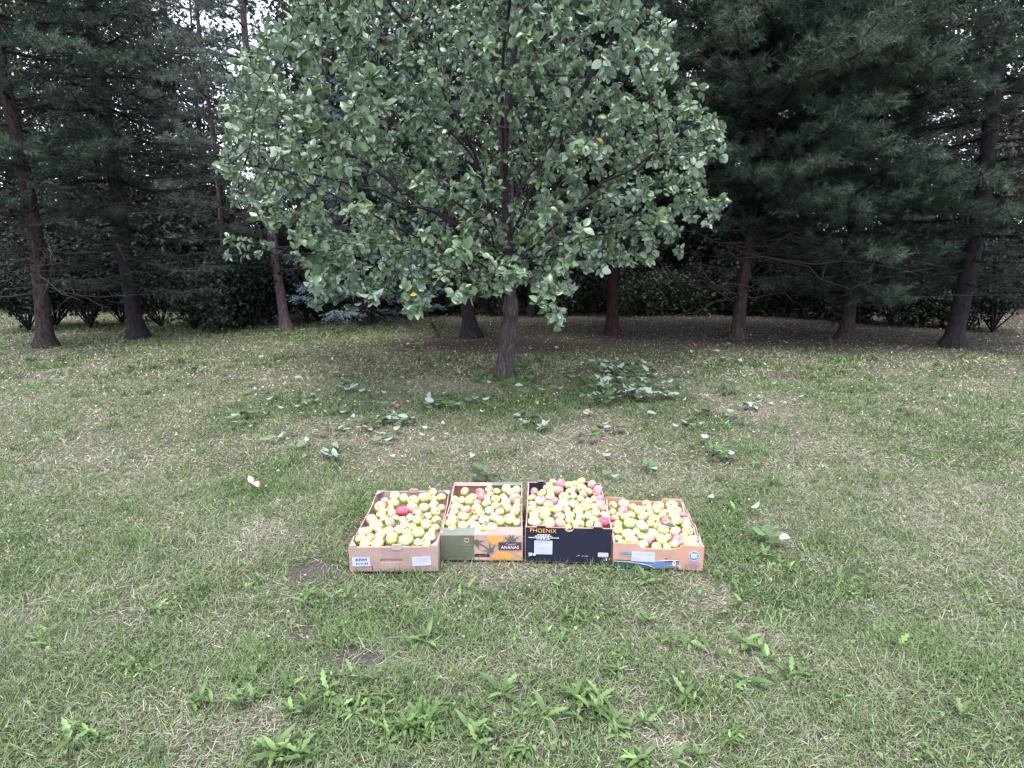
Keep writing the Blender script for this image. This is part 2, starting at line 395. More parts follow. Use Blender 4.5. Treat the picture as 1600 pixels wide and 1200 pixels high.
    pos = P[src]-along*rg.uniform(0, .045, (m, 1))
    upv = norm(np.array([0, 0, .65])+.75*along+.28*rg.normal(size=(m, 3)))
    sz = rg.uniform(.052, .110, m)*np.where(kids[src] == 0, 1.0, .88)
    Mx = frames(d, upv, rg.normal(size=m)*.35)*sz[:, None, None]
    base_c = np.array([.064, .112, .058]); var = rg.normal(size=(m, 1))
    c = base_c*np.exp(.22*var)+np.array([.018, .018, -.004])*rg.random((m, 1))
    yng = (kids[src] == 0)[:, None]*rg.random((m, 1)); c = c+yng*np.array([.022, .034, .010])
    yel = rg.random(m) < .0012; c[yel] = (.42, .30, .04)
    b = Buf(); tid = rg.integers(0, len(AP_T), m)
    for k in range(len(AP_T)):
        q = tid == k; scatter(b, AP_T[k], Mx[q], pos[q]-base, c[q])
    link('crown', b.mesh('apple_crown', M_APLEAF), root)
    print('apple leaves', m)
apple_tree()

# ------------------------------------------------------------------ conifers
def conifer(name, base, H, r0, lean, labels, bark, cb, reach, kind, col, seed, dead=(0.5, 2.0), nb=60, dens=1.0, zmax=99, rot=None):
    rg = np.random.default_rng(seed); base = np.array(base, float)
    root = empty(name, base, labels, 'tree')
    z = np.linspace(0, H, 60); lx = lean*np.minimum(z, 3)+.03*np.sin(z*1.4+seed)
    tp = np.stack([lx, .04*np.sin(z*1.1+seed*2), z], 1)
    rr = r0*(1-z/H)**.8+.012; rr = rr*(1+.75*np.exp(-z/.10))
    b = Buf(); tube(b, tp, rr, 14, rough=.05, rg=rg); link('trunk', b.mesh(name+'_trunk', bark), root)
    tpf = lambda h: np.array([np.interp(h, z, tp[:, k]) for k in range(3)])
    # dead lower branches
    if dead:
        b = Buf()
        for k in range(int(26*(dead[1]-dead[0]))+2):
            h = rg.uniform(*dead); a = rg.uniform(0, 2*np.pi); l = rg.uniform(.5, reach*.75)
            s = np.linspace(0, 1, 7); dirv = np.array([math.cos(a), math.sin(a), 0])
            wob = np.cumsum(rg.normal(size=(7, 3))*.05, 0)*l
            bp = tpf(h)+dirv*s[:, None]*l+wob+np.array([0, 0, 1])*(rg.uniform(-.15, .45)*l*s**1.5)[:, None]
            tube(b, bp, .013*(1-s*.8), 4, rg=rg)
            for q in range(rg.integers(4, 10)):
                t0 = rg.integers(1, 7); dv = norm(dirv*.6+rg.normal(size=3)*.7); ll = rg.uniform(.12, .5)
                w = bp[t0]+np.linspace(0, 1, 4)[:, None]*dv*ll+np.cumsum(rg.normal(size=(4, 3))*.02, 0)
                tube(b, w, np.linspace(.005, .0018, 4), 3, rg=rg)
        link('dead_branches', b.mesh(name+'_dead', M_TWIG), root)
    br = Buf(); tw_p = []; tw_d = []; tw_l = []
    top = min(H, zmax)
    for k in range(nb):
        f = (k+rg.random())/nb; h = cb+(top-cb)*f; fr = (h-cb)/(H-cb)
        l = reach*(1-fr)**.65*rg.uniform(.75, 1.1)*(min(1, .55+2.2*fr) if kind == 'pine' else 1)
        a = k*2.4+rg.normal()*.3
        s = np.linspace(0, 1, 9); dirv = np.array([math.cos(a), math.sin(a), 0])
        sag = (-.22*s+.25*s**2)*l if kind == 'spruce' else (.12*s+.12*s**2)*l*rg.uniform(-.6, 1.3)
        bp = tpf(h)+dirv*(s*l)[:, None]+np.array([0, 0, 1])*sag[:, None]+np.cumsum(rg.normal(size=(9, 3))*.018, 0)*l
        tube(br, bp, (.026*(1-s*.85))*min(1, l/1.5), 5, rg=rg)
        side = np.array([-dirv[1], dirv[0], 0])
        nt2 = int((34 if kind == 'pine' else 32)*l*dens)
        for q in range(nt2):
            t = rg.uniform(.12, 1.0); i_ = t*8; j = int(min(i_, 7)); p0 = bp[j]+(bp[j+1]-bp[j])*(i_-j)
            sg = rg.choice([-1, 1])
            dv = norm(dirv*rg.uniform(.3, .9)+side*sg*rg.uniform(.2, 1)+np.array([0, 0, rg.uniform(-.2, .5) if kind == 'pine' else rg.uniform(-.35, .12)]))
            tl = rg.uniform(.18, .42)*(1.15-.6*t)*min(1.3, l)
            tw_p.append(p0); tw_d.append(dv); tw_l.append(tl)
            tube(br, p0+np.linspace(0, 1, 3)[:, None]*dv*tl, np.linspace(.006, .002, 3), 3, rg=rg, cap=False)
    link('branches', br.mesh(name+'_branches', bark), root)
    tw_p = np.array(tw_p); tw_d = np.array(tw_d); tw_l = np.array(tw_l); nt3 = len(tw_p)
    if kind == 'pine':
        per = 62; nl, nw, fwd, t_lo = .100, .0062, .75, .15
    else:
        per = 50; nl, nw, fwd, t_lo = .034, .0075, .55, 0.02
    src = np.repeat(np.arange(nt3), per); m = len(src)
    t = rg.uniform(t_lo, 1.05, m)
    pos = tw_p[src]+tw_d[src]*(tw_l[src]*t)[:, None]
    d = norm(tw_d[src]*fwd+rdirs(m, rg)*.8)
    ln = nl*rg.uniform(.7, 1.3, m)
    T = (np.array([(0, -.5, 0), (0, .5, 0), (1, 0, 0)], float), [np.array([(0, 1, 2)])])
    Mx = frames(d, rdirs(m, rg)); Mx = Mx*np.stack([ln, np.full(m, nw), np.full(m, nw)], 1)[:, None, :]
    tv = np.exp(.25*rg.normal(size=(nt3, 1)))
    c = np.array(col)*tv[src]*np.exp(.2*rg.normal(size=(m, 1)))
    b = Buf(); scatter(b, T, Mx, pos, c)
    link('crown', b.mesh(name+'_crown', M_NEEDLE, smooth=False), root)
    print(name, 'needles', m)
    return root
PINEC = (.048, .074, .048); SPRC = (.026, .042, .034); BLUC = (.19, .25, .29); GRYC = (.10, .125, .105)
conifer('spruce_tree', at(735, 525), 9, .115, -.11, 'dark spruce leaning left in a ring of bare needle litter behind the apple tree', M_DKBARK, 1.55, 1.9, 'spruce', SPRC, 21, dead=(1.0, 1.6), nb=80, zmax=7)
conifer('pine_tree', at(957, 522), 9, .095, 0, 'pine with straight reddish brown trunk right behind the apple tree crown', M_RDBARK, 1.9, 2.4, 'pine', SPRC, 22, dead=(1.1, 2.2), nb=100, zmax=6.5)
conifer('pine_tree', at(1155, 530), 9, .092, .005, 'pine with pale flaking lower trunk and dead twiggy branches at the right edge', M_PIBARK, 1.85, 3.0, 'pine', PINEC, 23, dead=(.65, 2.6), nb=150, zmax=6.5)
conifer('pine_tree', at(450, 512), 9, .085, -.10, 'slim leaning pine with pinkish bare trunk on the left edge of the lawn', M_GYBARK, 2.0, 1.9, 'pine', GRYC, 24, dead=(1.0, 2.3), nb=40, dens=.8, zmax=7.5)
conifer('blue_spruce', at(572, 507), 5.2, .10, 0, 'pale blue spruce with low sweeping branches behind the left side of the apple tree', M_DKBARK, .35, 1.7, 'spruce', BLUC, 25, dead=None, nb=84, dens=1.2)
conifer('blue_spruce', at(1215, 499)+np.array([0, 1.2, 0]), 7.5, .12, 0, 'tall bluish spruce deep behind the pine with dead branches', M_DKBARK, 1.8, 1.5, 'spruce', (.07, .10, .115), 26, dead=(.8, 1.8), nb=70)
conifer('pine_tree', at(1318, 528), 9, .10, -.02, 'long needled pine reaching in from the right side of the lawn', M_PIBARK, .6, 2.7, 'pine', PINEC, 27, dead=(.6, 1.6), nb=110, zmax=6.5)
conifer('pine_tree', at(365, 510)+np.array([-.6, 1.2, 0]), 10, .05, .0, 'feathery grey green pine at the left against the pale sky', M_GYBARK, 1.0, 1.6, 'pine', GRYC, 28, dead=(.5, 1.4), nb=60, dens=.6)
conifer('spruce_tree', at(215, 528), 10, .11, .0, 'dark spruce with branches to the ground at the far left', M_DKBARK, .9, 1.9, 'spruce', SPRC, 29, dead=None, nb=80, zmax=7.5)
conifer('spruce_tree', at(1490, 540), 10, .11, .0, 'dark spruce with branches to the ground at the far right', M_DKBARK, .8, 2.0, 'spruce', SPRC, 30, dead=None, nb=80, zmax=7.5)
conifer('pine_tree', at(75, 540), 10, .10, .03, 'pine with bare lower trunk at the far left end of the treeline', M_PIBARK, 1.8, 2.2, 'pine', PINEC, 31, dead=(.8, 2.0), nb=60, zmax=7.5)

# ------------------------------------------------------------------ the wood behind: slender leafy trees, bushes, a far mass
def leaf_clumps(rg, centres, radii, per, size, col, flat=.7):
    n = len(centres); src = np.repeat(np.arange(n), per); m = len(src)
    q = rdirs(m, rg)*(rg.random((m, 1))**.45); q[:, 2] *= flat
    pos = centres[src]+q*radii[src][:, None]
    Mx = frames(rdirs(m, rg), norm(np.array([0, 0, 1.])+.9*rg.normal(size=(m, 3))))*rg.uniform(size[0], size[1], m)[:, None, None]
    c = .75*np.array(col)*np.exp(.3*rg.normal(size=(n, 1)))[src]*np.exp(.25*rg.normal(size=(m, 1)))
    return Mx, pos, c
def wood_tree_meshes(seed, H, nclump, col, cb):
    rg = np.random.default_rng(seed); z = np.linspace(0, H, 24)
    tp = np.stack([.12*np.sin(z*.7+seed), .12*np.sin(z*.5+2*seed), z], 1); b = Buf()
    tube(b, tp, .085*(1-z/H)**.7+.012, 8, rough=.06, rg=rg)
    cen = []
    for k in range(nclump):
        h = rg.uniform(cb, H*.97); a = rg.uniform(0, 2*np.pi); l = rg.uniform(.2, 1.5)*(1-((h-cb)/(H-cb))**2*.6)
        p0 = np.array([np.interp(h-.35*l, z, tp[:, i]) for i in range(3)]); p1 = p0+np.array([math.cos(a)*l, math.sin(a)*l, .45*l])
        s = np.linspace(0, 1, 4)[:, None]
        tube(b, p0+(p1-p0)*s+np.cumsum(rg.normal(size=(4, 3))*.03, 0), np.linspace(.02, .005, 4), 4, rg=rg); cen.append(p1)
    for k in range(22):       # bare dead twigs low on the stem
        h = rg.uniform(.6, cb); a = rg.uniform(0, 2*np.pi); l = rg.uniform(.2, .9); p0 = np.array([np.interp(h, z, tp[:, i]) for i in range(3)])
        w = p0+np.linspace(0, 1, 4)[:, None]*np.array([math.cos(a)*l, math.sin(a)*l, rg.uniform(-.1, .4)*l])+np.cumsum(rg.normal(size=(4, 3))*.03, 0)
        tube(b, w, np.linspace(.008, .003, 4), 3, rg=rg)
    f = Buf(); Mx, pos, c = leaf_clumps(rg, np.array(cen), rg.uniform(.35, .8, nclump), 90, (.07, .13), col, .8)
    scatter(f, CARD, Mx, pos, c)
    return b, f.mesh('wood_crown', M_WOODLEAF, smooth=False)
WT = []
for k, (H, ncl, col, cb, bk) in enumerate([(9.5, 60, (.032, .047, .026), 1.6, M_DKBARK), (10.5, 66, (.042, .056, .032), 2.4, M_GYBARK), (8.5, 54, (.028, .043, .028), 1.3, M_DKBARK), (11, 62, (.05, .062, .034), 2.8, M_GYBARK)]):
    b, f = wood_tree_meshes(60+k, H, ncl, col, cb); WT.append((b.mesh('wood_trunk', bk), f, bk is M_GYBARK))
rg = np.random.default_rng(90)
spots = [(-3.6, 12.6), (-4.4, 13.4), (-2.6, 13.2), (.4, 13.3)]
while len(spots) < 104:
    x = rg.uniform(-23, 24); y = rg.uniform(13.8, 21)+.04*abs(x)
    if y < 15 and -4.5 > x > -7: continue
    if all((x-a)**2+(y-c)**2 > 1.0 for a, c in spots): spots.append((x, y))
def sector(x, y):
    px = 800+FPX*x/y
    return 'at the far left' if px < 340 else 'left of the apple tree' if px < 560 else 'behind the apple tree crown' if px < 1040 else 'behind the pines on the right' if px < 1260 else 'at the far right'
for i, (x, y) in enumerate(spots):
    px = 800+FPX*x/y
    if 352 < px < 430 and rg.random() < .9: continue     # the wood is thin here and the sky shows
    k = int(rg.integers(0, 4)); t, f, pale = WT[k]
    r = empty('forest_tree', (x, y, 0), f'slender {"grey" if pale else "dark"} stemmed leafy tree in the shaded wood {sector(x, y)}', 'tree', 'slender trees of the wood behind the lawn', rg.uniform(0, 6.28))
    link('trunk', t, r); link('crown', f, r)
# bushes of the wood's edge
def bush_mesh(seed, col, H):
    rg = np.random.default_rng(seed); b = Buf(); cen = []
    for k in range(16):
        a = rg.uniform(0, 6.28); l = rg.uniform(.1, .75); h = H*rg.uniform(.35, 1)
        s = np.linspace(0, 1, 5)[:, None]; p1 = np.array([math.cos(a)*l, math.sin(a)*l, h])
        w = s*p1+np.cumsum(rg.normal(size=(5, 3))*.025, 0); w[0] = 0
        tube(b, w, np.linspace(.014, .003, 5), 4, rg=rg); cen += [w[2], w[3], w[4], w[3]+rg.normal(size=3)*.15]
    f = Buf(); Mx, pos, c = leaf_clumps(rg, np.array(cen), rg.uniform(.16, .36, len(cen)), 42, (.045, .10), col, .9)
    pos[:, 2] = np.maximum(pos[:, 2], .02); scatter(f, CARD, Mx, pos, c)
    return b.mesh('bush_stem', M_DKBARK), f.mesh('bush_foliage', M_WOODLEAF, smooth=False)
BU = [bush_mesh(70+k, c, h) for k, (c, h) in enumerate([((.020, .033, .022), 1.5), ((.030, .046, .028), 1.15), ((.017, .028, .020), 1.9), ((.036, .054, .031), .8)])]
k = 0
for px, py, dz, kind in [(p, q, 0, None) for p, q in
        [(20, 520), (70, 512), (120, 516), (180, 508), (240, 514), (290, 518), (335, 520), (360, 514), (385, 516), (410, 508), (432, 504), (468, 508), (492, 505), (515, 502), (540, 503), (560, 497), (625, 497), (650, 494), (680, 492), (700, 494), (760, 493), (800, 494), (830, 492), (860, 494), (885, 492), (915, 493), (940, 491), (980, 493), (1005, 491), (1035, 493), (1065, 491), (1090, 493), (1120, 491), (1150, 492), (1180, 494), (1210, 493), (1235, 496), (1262, 498), (1300, 500), (1350, 504), (1400, 508), (1450, 512), (1510, 516), (1570, 522)]]:
    p0 = at(px+rg.uniform(-6, 6), py); kk = int(rg.integers(0, 4)); s = rg.uniform(.85, 1.25)
    st, fo = BU[kk]
    r = empty('bush', p0+np.array([0, .3, 0]), f'{["dark", "mid green", "tall dark", "low light green"][kk]} bush at the edge of the wood {sector(p0[0], p0[1])}', 'bush', 'bushes along the edge of the wood', rg.uniform(0, 6.28)); r.scale = (s, s, s)
    link('stem', st, r); link('foliage', fo, r)
for j in range(84):
    x = rg.uniform(-22, 23); y = rg.uniform(14.6, 18); kk = int(rg.integers(0, 3)); s = rg.uniform(1.2, 2.1); st, fo = BU[kk]
    r = empty('bush', (x, y, 0), f'{["dark", "mid green", "tall dark"][kk]} bush standing among the trunks inside the wood {sector(x, y)}', 'bush', 'bushes inside the wood', rg.uniform(0, 6.28)); r.scale = (s, s, s)
    link('stem', st, r); link('foliage', fo, r)
# the far wood, one mass
rg = np.random.default_rng(95); f = Buf(); n = 1300
ang = rg.uniform(-1.25, 1.25, n); rad = rg.uniform(24, 36, n); hz = np.where(rg.random(n) < .35, rg.uniform(0, 3.2, n), rg.uniform(0, 13, n))
cen = np.stack([np.sin(ang)*rad, np.cos(ang)*rad, hz], 1); pxc, pyc, _ = proj(cen)
keep = ~((pxc > 345) & (pxc < 480) & (pyc < 170) & (rg.random(n) < .8)) 
cen = cen[keep]
Mx, pos, c = leaf_clumps(rg, cen, rg.uniform(1.1, 2.1, len(cen)), 110, (.14, .26), (.032, .045, .030), .8)
pos[:, 2] = np.maximum(pos[:, 2], .05); scatter(f, CARD, Mx, pos, c)
o = link('distant_wood', f.mesh('distant_wood', M_WOODLEAF, smooth=False)); o['kind'] = 'stuff'
tag(o, 'dark mass of far trees closing off the view behind the lawn', 'wood')

# ------------------------------------------------------------------ cartons
def curve_mesh(name, loops, half, m, bevel=0.0):
    cu = bpy.data.curves.new(name, 'CURVE'); cu.dimensions = '2D'; cu.fill_mode = 'BOTH'; cu.extrude = half; cu.bevel_depth = bevel
    for lp in loops:
        s = cu.splines.new('POLY'); s.points.add(len(lp)-1); s.use_cyclic_u = True
        for q, (x, y) in zip(s.points, lp): q.co = (x, y, 0, 1)
    return to_mesh(cu, name, m)
def to_mesh(cu, name, m):
    o = bpy.data.objects.new(name, cu); COL.objects.link(o)
    dg = bpy.context.evaluated_depsgraph_get(); dg.update()
    me = bpy.data.meshes.new_from_object(o.evaluated_get(dg)); me.name = name
    bpy.data.objects.remove(o); bpy.data.curves.remove(cu)
    me.materials.clear(); me.materials.append(m); return me
def text_mesh(name, body, size, m, bold=.0, sx=1.0, spacing=1.0):
    cu = bpy.data.curves.new(name, 'FONT'); cu.body = body; cu.size = size; cu.extrude = .0003; cu.offset = bold; cu.space_character = spacing
    cu.align_x = 'CENTER'; cu.align_y = 'CENTER'
    me = to_mesh(cu, name, m)
    for v in me.vertices: v.co.x *= sx
    return me
def FRONT(b, y=0.0): return Matrix(((1, 0, 0, 0), (0, 0, -1, y), (0, 1, 0, 0), (0, 0, 0, 1)))   # (u,v,out) -> carton x, up, towards the viewer
def put(name, me, parent, Mx): o = link(name, me, parent); o.matrix_local = Mx; return o
def rect(x0, y0, x1, y1): return [(x0, y0), (x1, y0), (x1, y1), (x0, y1)]
def rrect(x0, y0, x1, y1, r, n=5):
    out = []
    for cx, cy, a0 in ((x1-r, y0+r, -90), (x1-r, y1-r, 0), (x0+r, y1-r, 90), (x0+r, y0+r, 180)):
        out += [(cx+r*math.cos(R_(a0+90*k/n)), cy+r*math.sin(R_(a0+90*k/n))) for k in range(n+1)]
    return out
def circ(x, y, r, n=24, ry=None): return [(x+r*math.cos(2*math.pi*k/n), y+(ry or r)*math.sin(2*math.pi*k/n)) for k in range(n)]
def board(name, c, c2=None):
    m, N, L, p = mat(name); c = np.array(c)
    o, tx = noise_mix(N, L, tuple(c*.86), tuple(np.minimum(1, c*1.1)), 9, 6)
    L.new(o, p.inputs['Base Color']); p.inputs['Roughness'].default_value = .75; p.inputs['Specular IOR Level'].default_value = .25
    tc = N.new('ShaderNodeTexCoord'); sc_ = N.new('ShaderNodeTexNoise'); sc_.inputs['Scale'].default_value = 42; sc_.inputs['Detail'].default_value = 8; sc_.inputs['Roughness'].default_value = .75; L.new(tc.outputs['Object'], sc_.inputs['Vector'])
    rr = N.new('ShaderNodeMapRange'); rr.inputs['From Min'].default_value = .60; rr.inputs['From Max'].default_value = .78; rr.inputs['To Max'].default_value = .4; L.new(sc_.outputs['Fac'], rr.inputs['Value'])
    sm = N.new('ShaderNodeMix'); sm.data_type = 'RGBA'; sm.inputs['B'].default_value = (*(c*.55+.06), 1); L.new(rr.outputs[0], sm.inputs['Factor']); L.new(o, sm.inputs['A']); L.new(sm.outputs['Result'], p.inputs['Base Color'])
    b = N.new('ShaderNodeBump'); b.inputs['Strength'].default_value = .15; b.inputs['Distance'].default_value = .01
    L.new(tx.outputs['Fac'], b.inputs['Height']); L.new(b.outputs[0], p.inputs['Normal']); return m
K1 = board('kraft_brown', (.300, .212, .192)); K2 = board('kraft_orange', (.40, .235, .175)); K3 = board('kraft_pink', (.37, .245, .222)); K4 = board('kraft_grey', (.36, .27, .25))
BLK = board('print_black', (.012, .013, .026)); GRN = board('print_olive', (.098, .112, .075)); YEL = board('print_yellow', (.50, .265, .07)); LEAFG = board('print_leaf', (.085, .10, .065)); PUR = board('print_plum', (.06, .036, .062))
WHT = board('sticker_white', (.39, .41, .52)); INK = board('ink_dark', (.03, .03, .06)); INKG = board('ink_grey', (.34, .35, .48)); GOLD = board('ink_orange', (.75, .36, .10)); PALE = board('ink_pale', (.72, .60, .55)); WINK = board('ink_white', (.78, .78, .82))
BLU = board('print_blue', (.06, .17, .38)); TEAL = board('print_teal', (.022, .075, .075)); NAVY = board('print_navy', (.03, .045, .10)); VIO = board('ink_violet', (.26, .18, .34)); GLIN = board('ink_green', (.15, .16, .115)); LILAC = board('ink_lilac', (.40, .38, .68)); DKG = board('print_darkgreen', (.06, .075, .06))
DARK = board('slot_dark', (.05, .03, .026))
def dashes(rows, m, name):
    """lines of print too small to read: short strips"""
    rg = random.Random(5); loops = []
    for x0, x1, y, h in rows:
        x = x0
        while x < x1-.001:
            w = min(rg.uniform(.004, .012), x1-x); loops.append(rect(x, y-h/2, x+w, y+h/2)); x += w+.0022
    return curve_mesh(name, loops, .0002, m)
def carton(key, label, cat='carton', front_h=None):
    b = BX[key]; rz = math.atan2(b['u'][1], b['u'][0])
    return empty('fruit_carton', b['A'], label, cat, 'cartons of apples in a row on the lawn', rz)
def vpanel(name, loops, t, m, parent, y, bevel=.0008): return put(name, curve_mesh(name, loops, t/2-bevel, m, bevel), parent, FRONT(None, y))
def spanel(name, loops, t, m, parent, x, bevel=.0008, tilt=0):
    Mx = Matrix(((0, 0, 1, x), (1, 0, 0, 0), (0, 1, 0, 0), (0, 0, 0, 1)))
    return put(name, curve_mesh(name, loops, t/2-bevel, m, bevel), parent, Mx)
def floor_(parent, w, L, m): return put('base', curve_mesh('base', [rect(.006, .006, w-.006, L-.006)], .002, m), parent, Matrix.Translation((0, 0, .006)))
PR = -.0016   # print stands this far in front of the board
# --- kiwi carton
b = BX['kiwi']; w, L, h = b['w'], b['L'], b['h']
k = carton('kiwi', 'plain brown cardboard carton marked KIWI, leftmost of the four cartons of apples')
floor_(k, w, L, K1)
hy = .045; slot = rrect(.345*w, hy, .60*w, hy+.019, .009)
vpanel('front_panel', [rect(0, 0, w, h), slot], .011, K1, k, .006)
put('hand_slot', curve_mesh('hand_slot', [rrect(.335*w, hy-.006, .61*w, hy+.026, .012)], .001, K1), k, FRONT(None, .0098))
vpanel('back_panel', [[(0, 0), (w, 0), (w, h+.016), (0, h+.016)]], .010, K1, k, L-.006)
sl = [(.012, 0), (L-.012, 0), (L-.012, h+.014), (L-.10, h+.014), (L-.13, h+.001), (.34, h-.004), (.32, h+.001), (.11, h-.002), (.09, h+.010), (.012, h+.006)]
for x in (.004, w-.004): spanel('side_panel', [sl], .006, K1, k, x)
for x, s in ((.002, 1), (w-.002, -1)):
    put('corner_gusset', curve_mesh('corner_gusset', [[(0, 0), (s*.034, 0), (s*.030, .006), (s*.004, .055), (0, .06)]], .002, K1), k, Matrix.Translation((x, .004, h+.004)))
    put('corner_gusset', curve_mesh('corner_gusset', [[(0, 0), (s*.040, 0), (s*.036, -.006), (s*.004, -.055), (0, -.06)]], .002, K1), k, Matrix.Translation((x, L-.003, h+.018)))
tb = rrect(-.0235, -.012, .0235, .014, .010)
vpanel('lock_tab', [[(x+.54*w, y+h) for x, y in tb]], .005, K4, k, .0002)
vpanel('lock_tab', [[(x+.50*w, y*.8+h+.020) for x, y in rrect(-.024, -.012, .024, .016, .012)]], .005, K3, k, L-.012)
s1 = put('sticker', curve_mesh('sticker', [rrect(-.041, -.0225, .041, .0225, .003)], .0003, WHT), k, FRONT(None, PR)@Matrix.Translation((.135*w, .050, 0))@Matrix.Rotation(R_(1.5), 4, 'Z'))
put('lettering', text_mesh('lettering', 'KIWI', .0168, INK, .0004, 1.4), s1, Matrix.Translation((0, .0095, .0009)))
put('lettering', text_mesh('lettering', '6X3LBS', .0135, INK, .0001, 1.2, 1.12), s1, Matrix.Translation((.002, -.0095, .0009)))
s2 = put('sticker', curve_mesh('sticker', [rrect(-.043, -.0225, .043, .0225, .003)], .0003, WHT), k, FRONT(None, PR)@Matrix.Translation((.815*w, .052, 0))@Matrix.Rotation(R_(4), 4, 'Z'))
put('small_print', dashes([(-.036, .034, .015, .003), (-.018, .016, .008, .003), (-.036, .036, .001, .003), (-.014, .014, -.006, .003), (-.018, .016, -.013, .003)], INKG, 'small_print'), s2, Matrix.Translation((0, 0, .0007)))
for rc in (rect(.305*w, .002, .311*w, h-.002), rect(.775*w, .002, .780*w, .030)): put('crease', curve_mesh('crease', [rc], .0002, K3), k, FRONT(None, -.0004))
put('tear', curve_mesh('tear', [[(.245*w, .026), (.252*w, .030), (.258*w, .018), (.254*w, .004), (.246*w, .002), (.250*w, .014)]], .0002, DARK), k, FRONT(None, -.0004))
# --- ananas carton
b = BX['ananas']; w, L, h = b['w'], b['L'], b['h']
k = carton('ananas', 'olive green and kraft carton with pineapple print and ANANAS lettering, second from the left')
floor_(k, w, L, K3)
slot = rrect(.405*w, .010, .600*w, .034, .011)
fh = h-.018
vpanel('front_panel', [rect(0, 0, w, fh), slot], .006, K3, k, .004)
def lip(y0, z0, y1, z1, x0, x1, m, nm='top_lip', t=.002):
    l = math.hypot(y1-y0, z1-z0); a = math.atan2(z1-z0, y1-y0)
    return put(nm, curve_mesh(nm, [rect(x0, 0, x1, l)], t, m), k, Matrix.Translation((0, y0, z0))@Matrix.Rotation(a, 4, 'X'))
GR2 = board('print_olive_lip', (.125, .145, .125)); K6 = board('kraft_lip', (.27, .185, .17))  # lip boards toned down in colour to offset strong light on upward faces
lip(.003, fh, .030, h+.004, 0, .41*w, GR2); lip(.003, fh, .034, h+.008, .41*w, w, K6)
vpanel('back_panel', [rect(0, 0, w, h+.004)], .006, K2, k, L-.004)
lip(L-.004, h+.012, L-.034, h+.004, 0, .56*w, K6); lip(L-.004, h+.014, L-.030, h+.006, .56*w, w, GR2)
sl = [(.008, 0), (L-.008, 0), (L-.008, h+.010), (L-.12, h+.008), (L-.16, h-.012), (.20, h-.012), (.15, h+.002), (.008, h-.006)]
for x in (.004, w-.004): spanel('side_panel', [sl], .006, K3, k, x)
put('print_field', curve_mesh('print_field', [rect(.002, .002, .405*w, fh-.001)], .0003, GRN), k, FRONT(None, PR+.001))
for nm, lp, m in (('yellow_shape', [(.535*w, fh-.002), (.80*w, fh-.002), (.755*w, fh-.030), (.71*w, fh-.045), (.665*w, fh-.052), (.61*w, fh-.040), (.565*w, fh-.020)], YEL),
                  ('yellow_shape', [(.615*w, .002), (.985*w, .002), (.90*w, .008), (.875*w, .030), (.80*w, .046), (.72*w, .050), (.655*w, .040), (.625*w, .020)], YEL),
                  ('yellow_shape', [(.99*w, .016), (.99*w, .040), (.95*w, .040), (.905*w, .032), (.95*w, .026)], YEL)):
    put(nm, curve_mesh(nm, [lp], .0003, m), k, FRONT(None, PR+.0008))
def tuft(cx, cy, blades, body):
    lps = [circ(cx, cy, body[0], 12, body[1])]
    for a, l, wd in blades:
        a = R_(a); d = (math.cos(a), math.sin(a)); nrm = (-d[1], d[0])
        lps.append([(cx+nrm[0]*wd, cy+nrm[1]*wd), (cx-nrm[0]*wd, cy-nrm[1]*wd), (cx+d[0]*l*.6-nrm[0]*wd*.5, cy+d[1]*l*.6-nrm[1]*wd*.5), (cx+d[0]*l, cy+d[1]*l), (cx+d[0]*l*.6+nrm[0]*wd*.6, cy+d[1]*l*.6+nrm[1]*wd*.6)])
    for q, lp in enumerate(lps): put('leaf_tuft', curve_mesh('leaf_tuft', [lp], .00025, LEAFG), k, FRONT(None, PR+.0002-.00006*q))
tuft(.435*w, .095, [(12, .042, .0045), (-32, .044, .005), (-72, .044, .005), (-95, .025, .005)], (.013, .013))
tuft(.605*w, .050, [(95, .048, .0045), (140, .055, .0045), (180, .045, .004), (55, .045, .005), (225, .040, .005)], (.016, .012))
tuft(.865*w, .104, [(105, .036, .006), (75, .036, .006), (155, .042, .0045), (28, .042, .0045), (195, .036, .005), (130, .03, .004)], (.019, .012))
pl = put('name_plate', curve_mesh('name_plate', [rect(.705*w, .055, .985*w, .096)], .0003, PUR), k, FRONT(None, PR-.0005))
put('lettering', text_mesh('lettering', 'ANANAS', .0215, PALE, .0001, .92, 1.08), pl, Matrix.Translation((.845*w, .069, .0007)))
put('small_print', curve_mesh('script', [[(.80*w, .0865), (.812*w, .092), (.815*w, .0915), (.806*w, .0865)], rect(.82*w, .0845, .87*w, .0857), rect(.875*w, .085, .90*w, .0862), [(.90*w, .085), (.915*w, .091), (.918*w, .090), (.905*w, .0845)]], .0002, PALE), pl, Matrix.Translation((0, 0, .0007)))
bd = put('badge', curve_mesh('badge', [circ(.315*w, .104, .0125)], .0003, K3), k, FRONT(None, PR-.0002))
put('emblem', curve_mesh('emblem', [circ(.305*w, .105, .0048, 12), circ(.326*w, .105, .0048, 12), [(.295*w, .103), (.336*w, .103), (.316*w, .096)]], .0002, DARK), bd, Matrix.Translation((0, 0, .0006)))
put('small_print', dashes([(.23*w, .37*w, .083, .002), (.20*w, .37*w, .078, .003), (.25*w, .35*w, .070, .002), (.20*w, .37*w, .061, .002), (.20*w, .37*w, .052, .002), (.25*w, .37*w, .046, .002), (.06*w, .37*w, .038, .0012), (.06*w, .22*w, .030, .002), (.26*w, .36*w, .030, .002), (.06*w, .37*w, .022, .0012)], GLIN, 'small_print'), k, FRONT(None, PR-.0002))
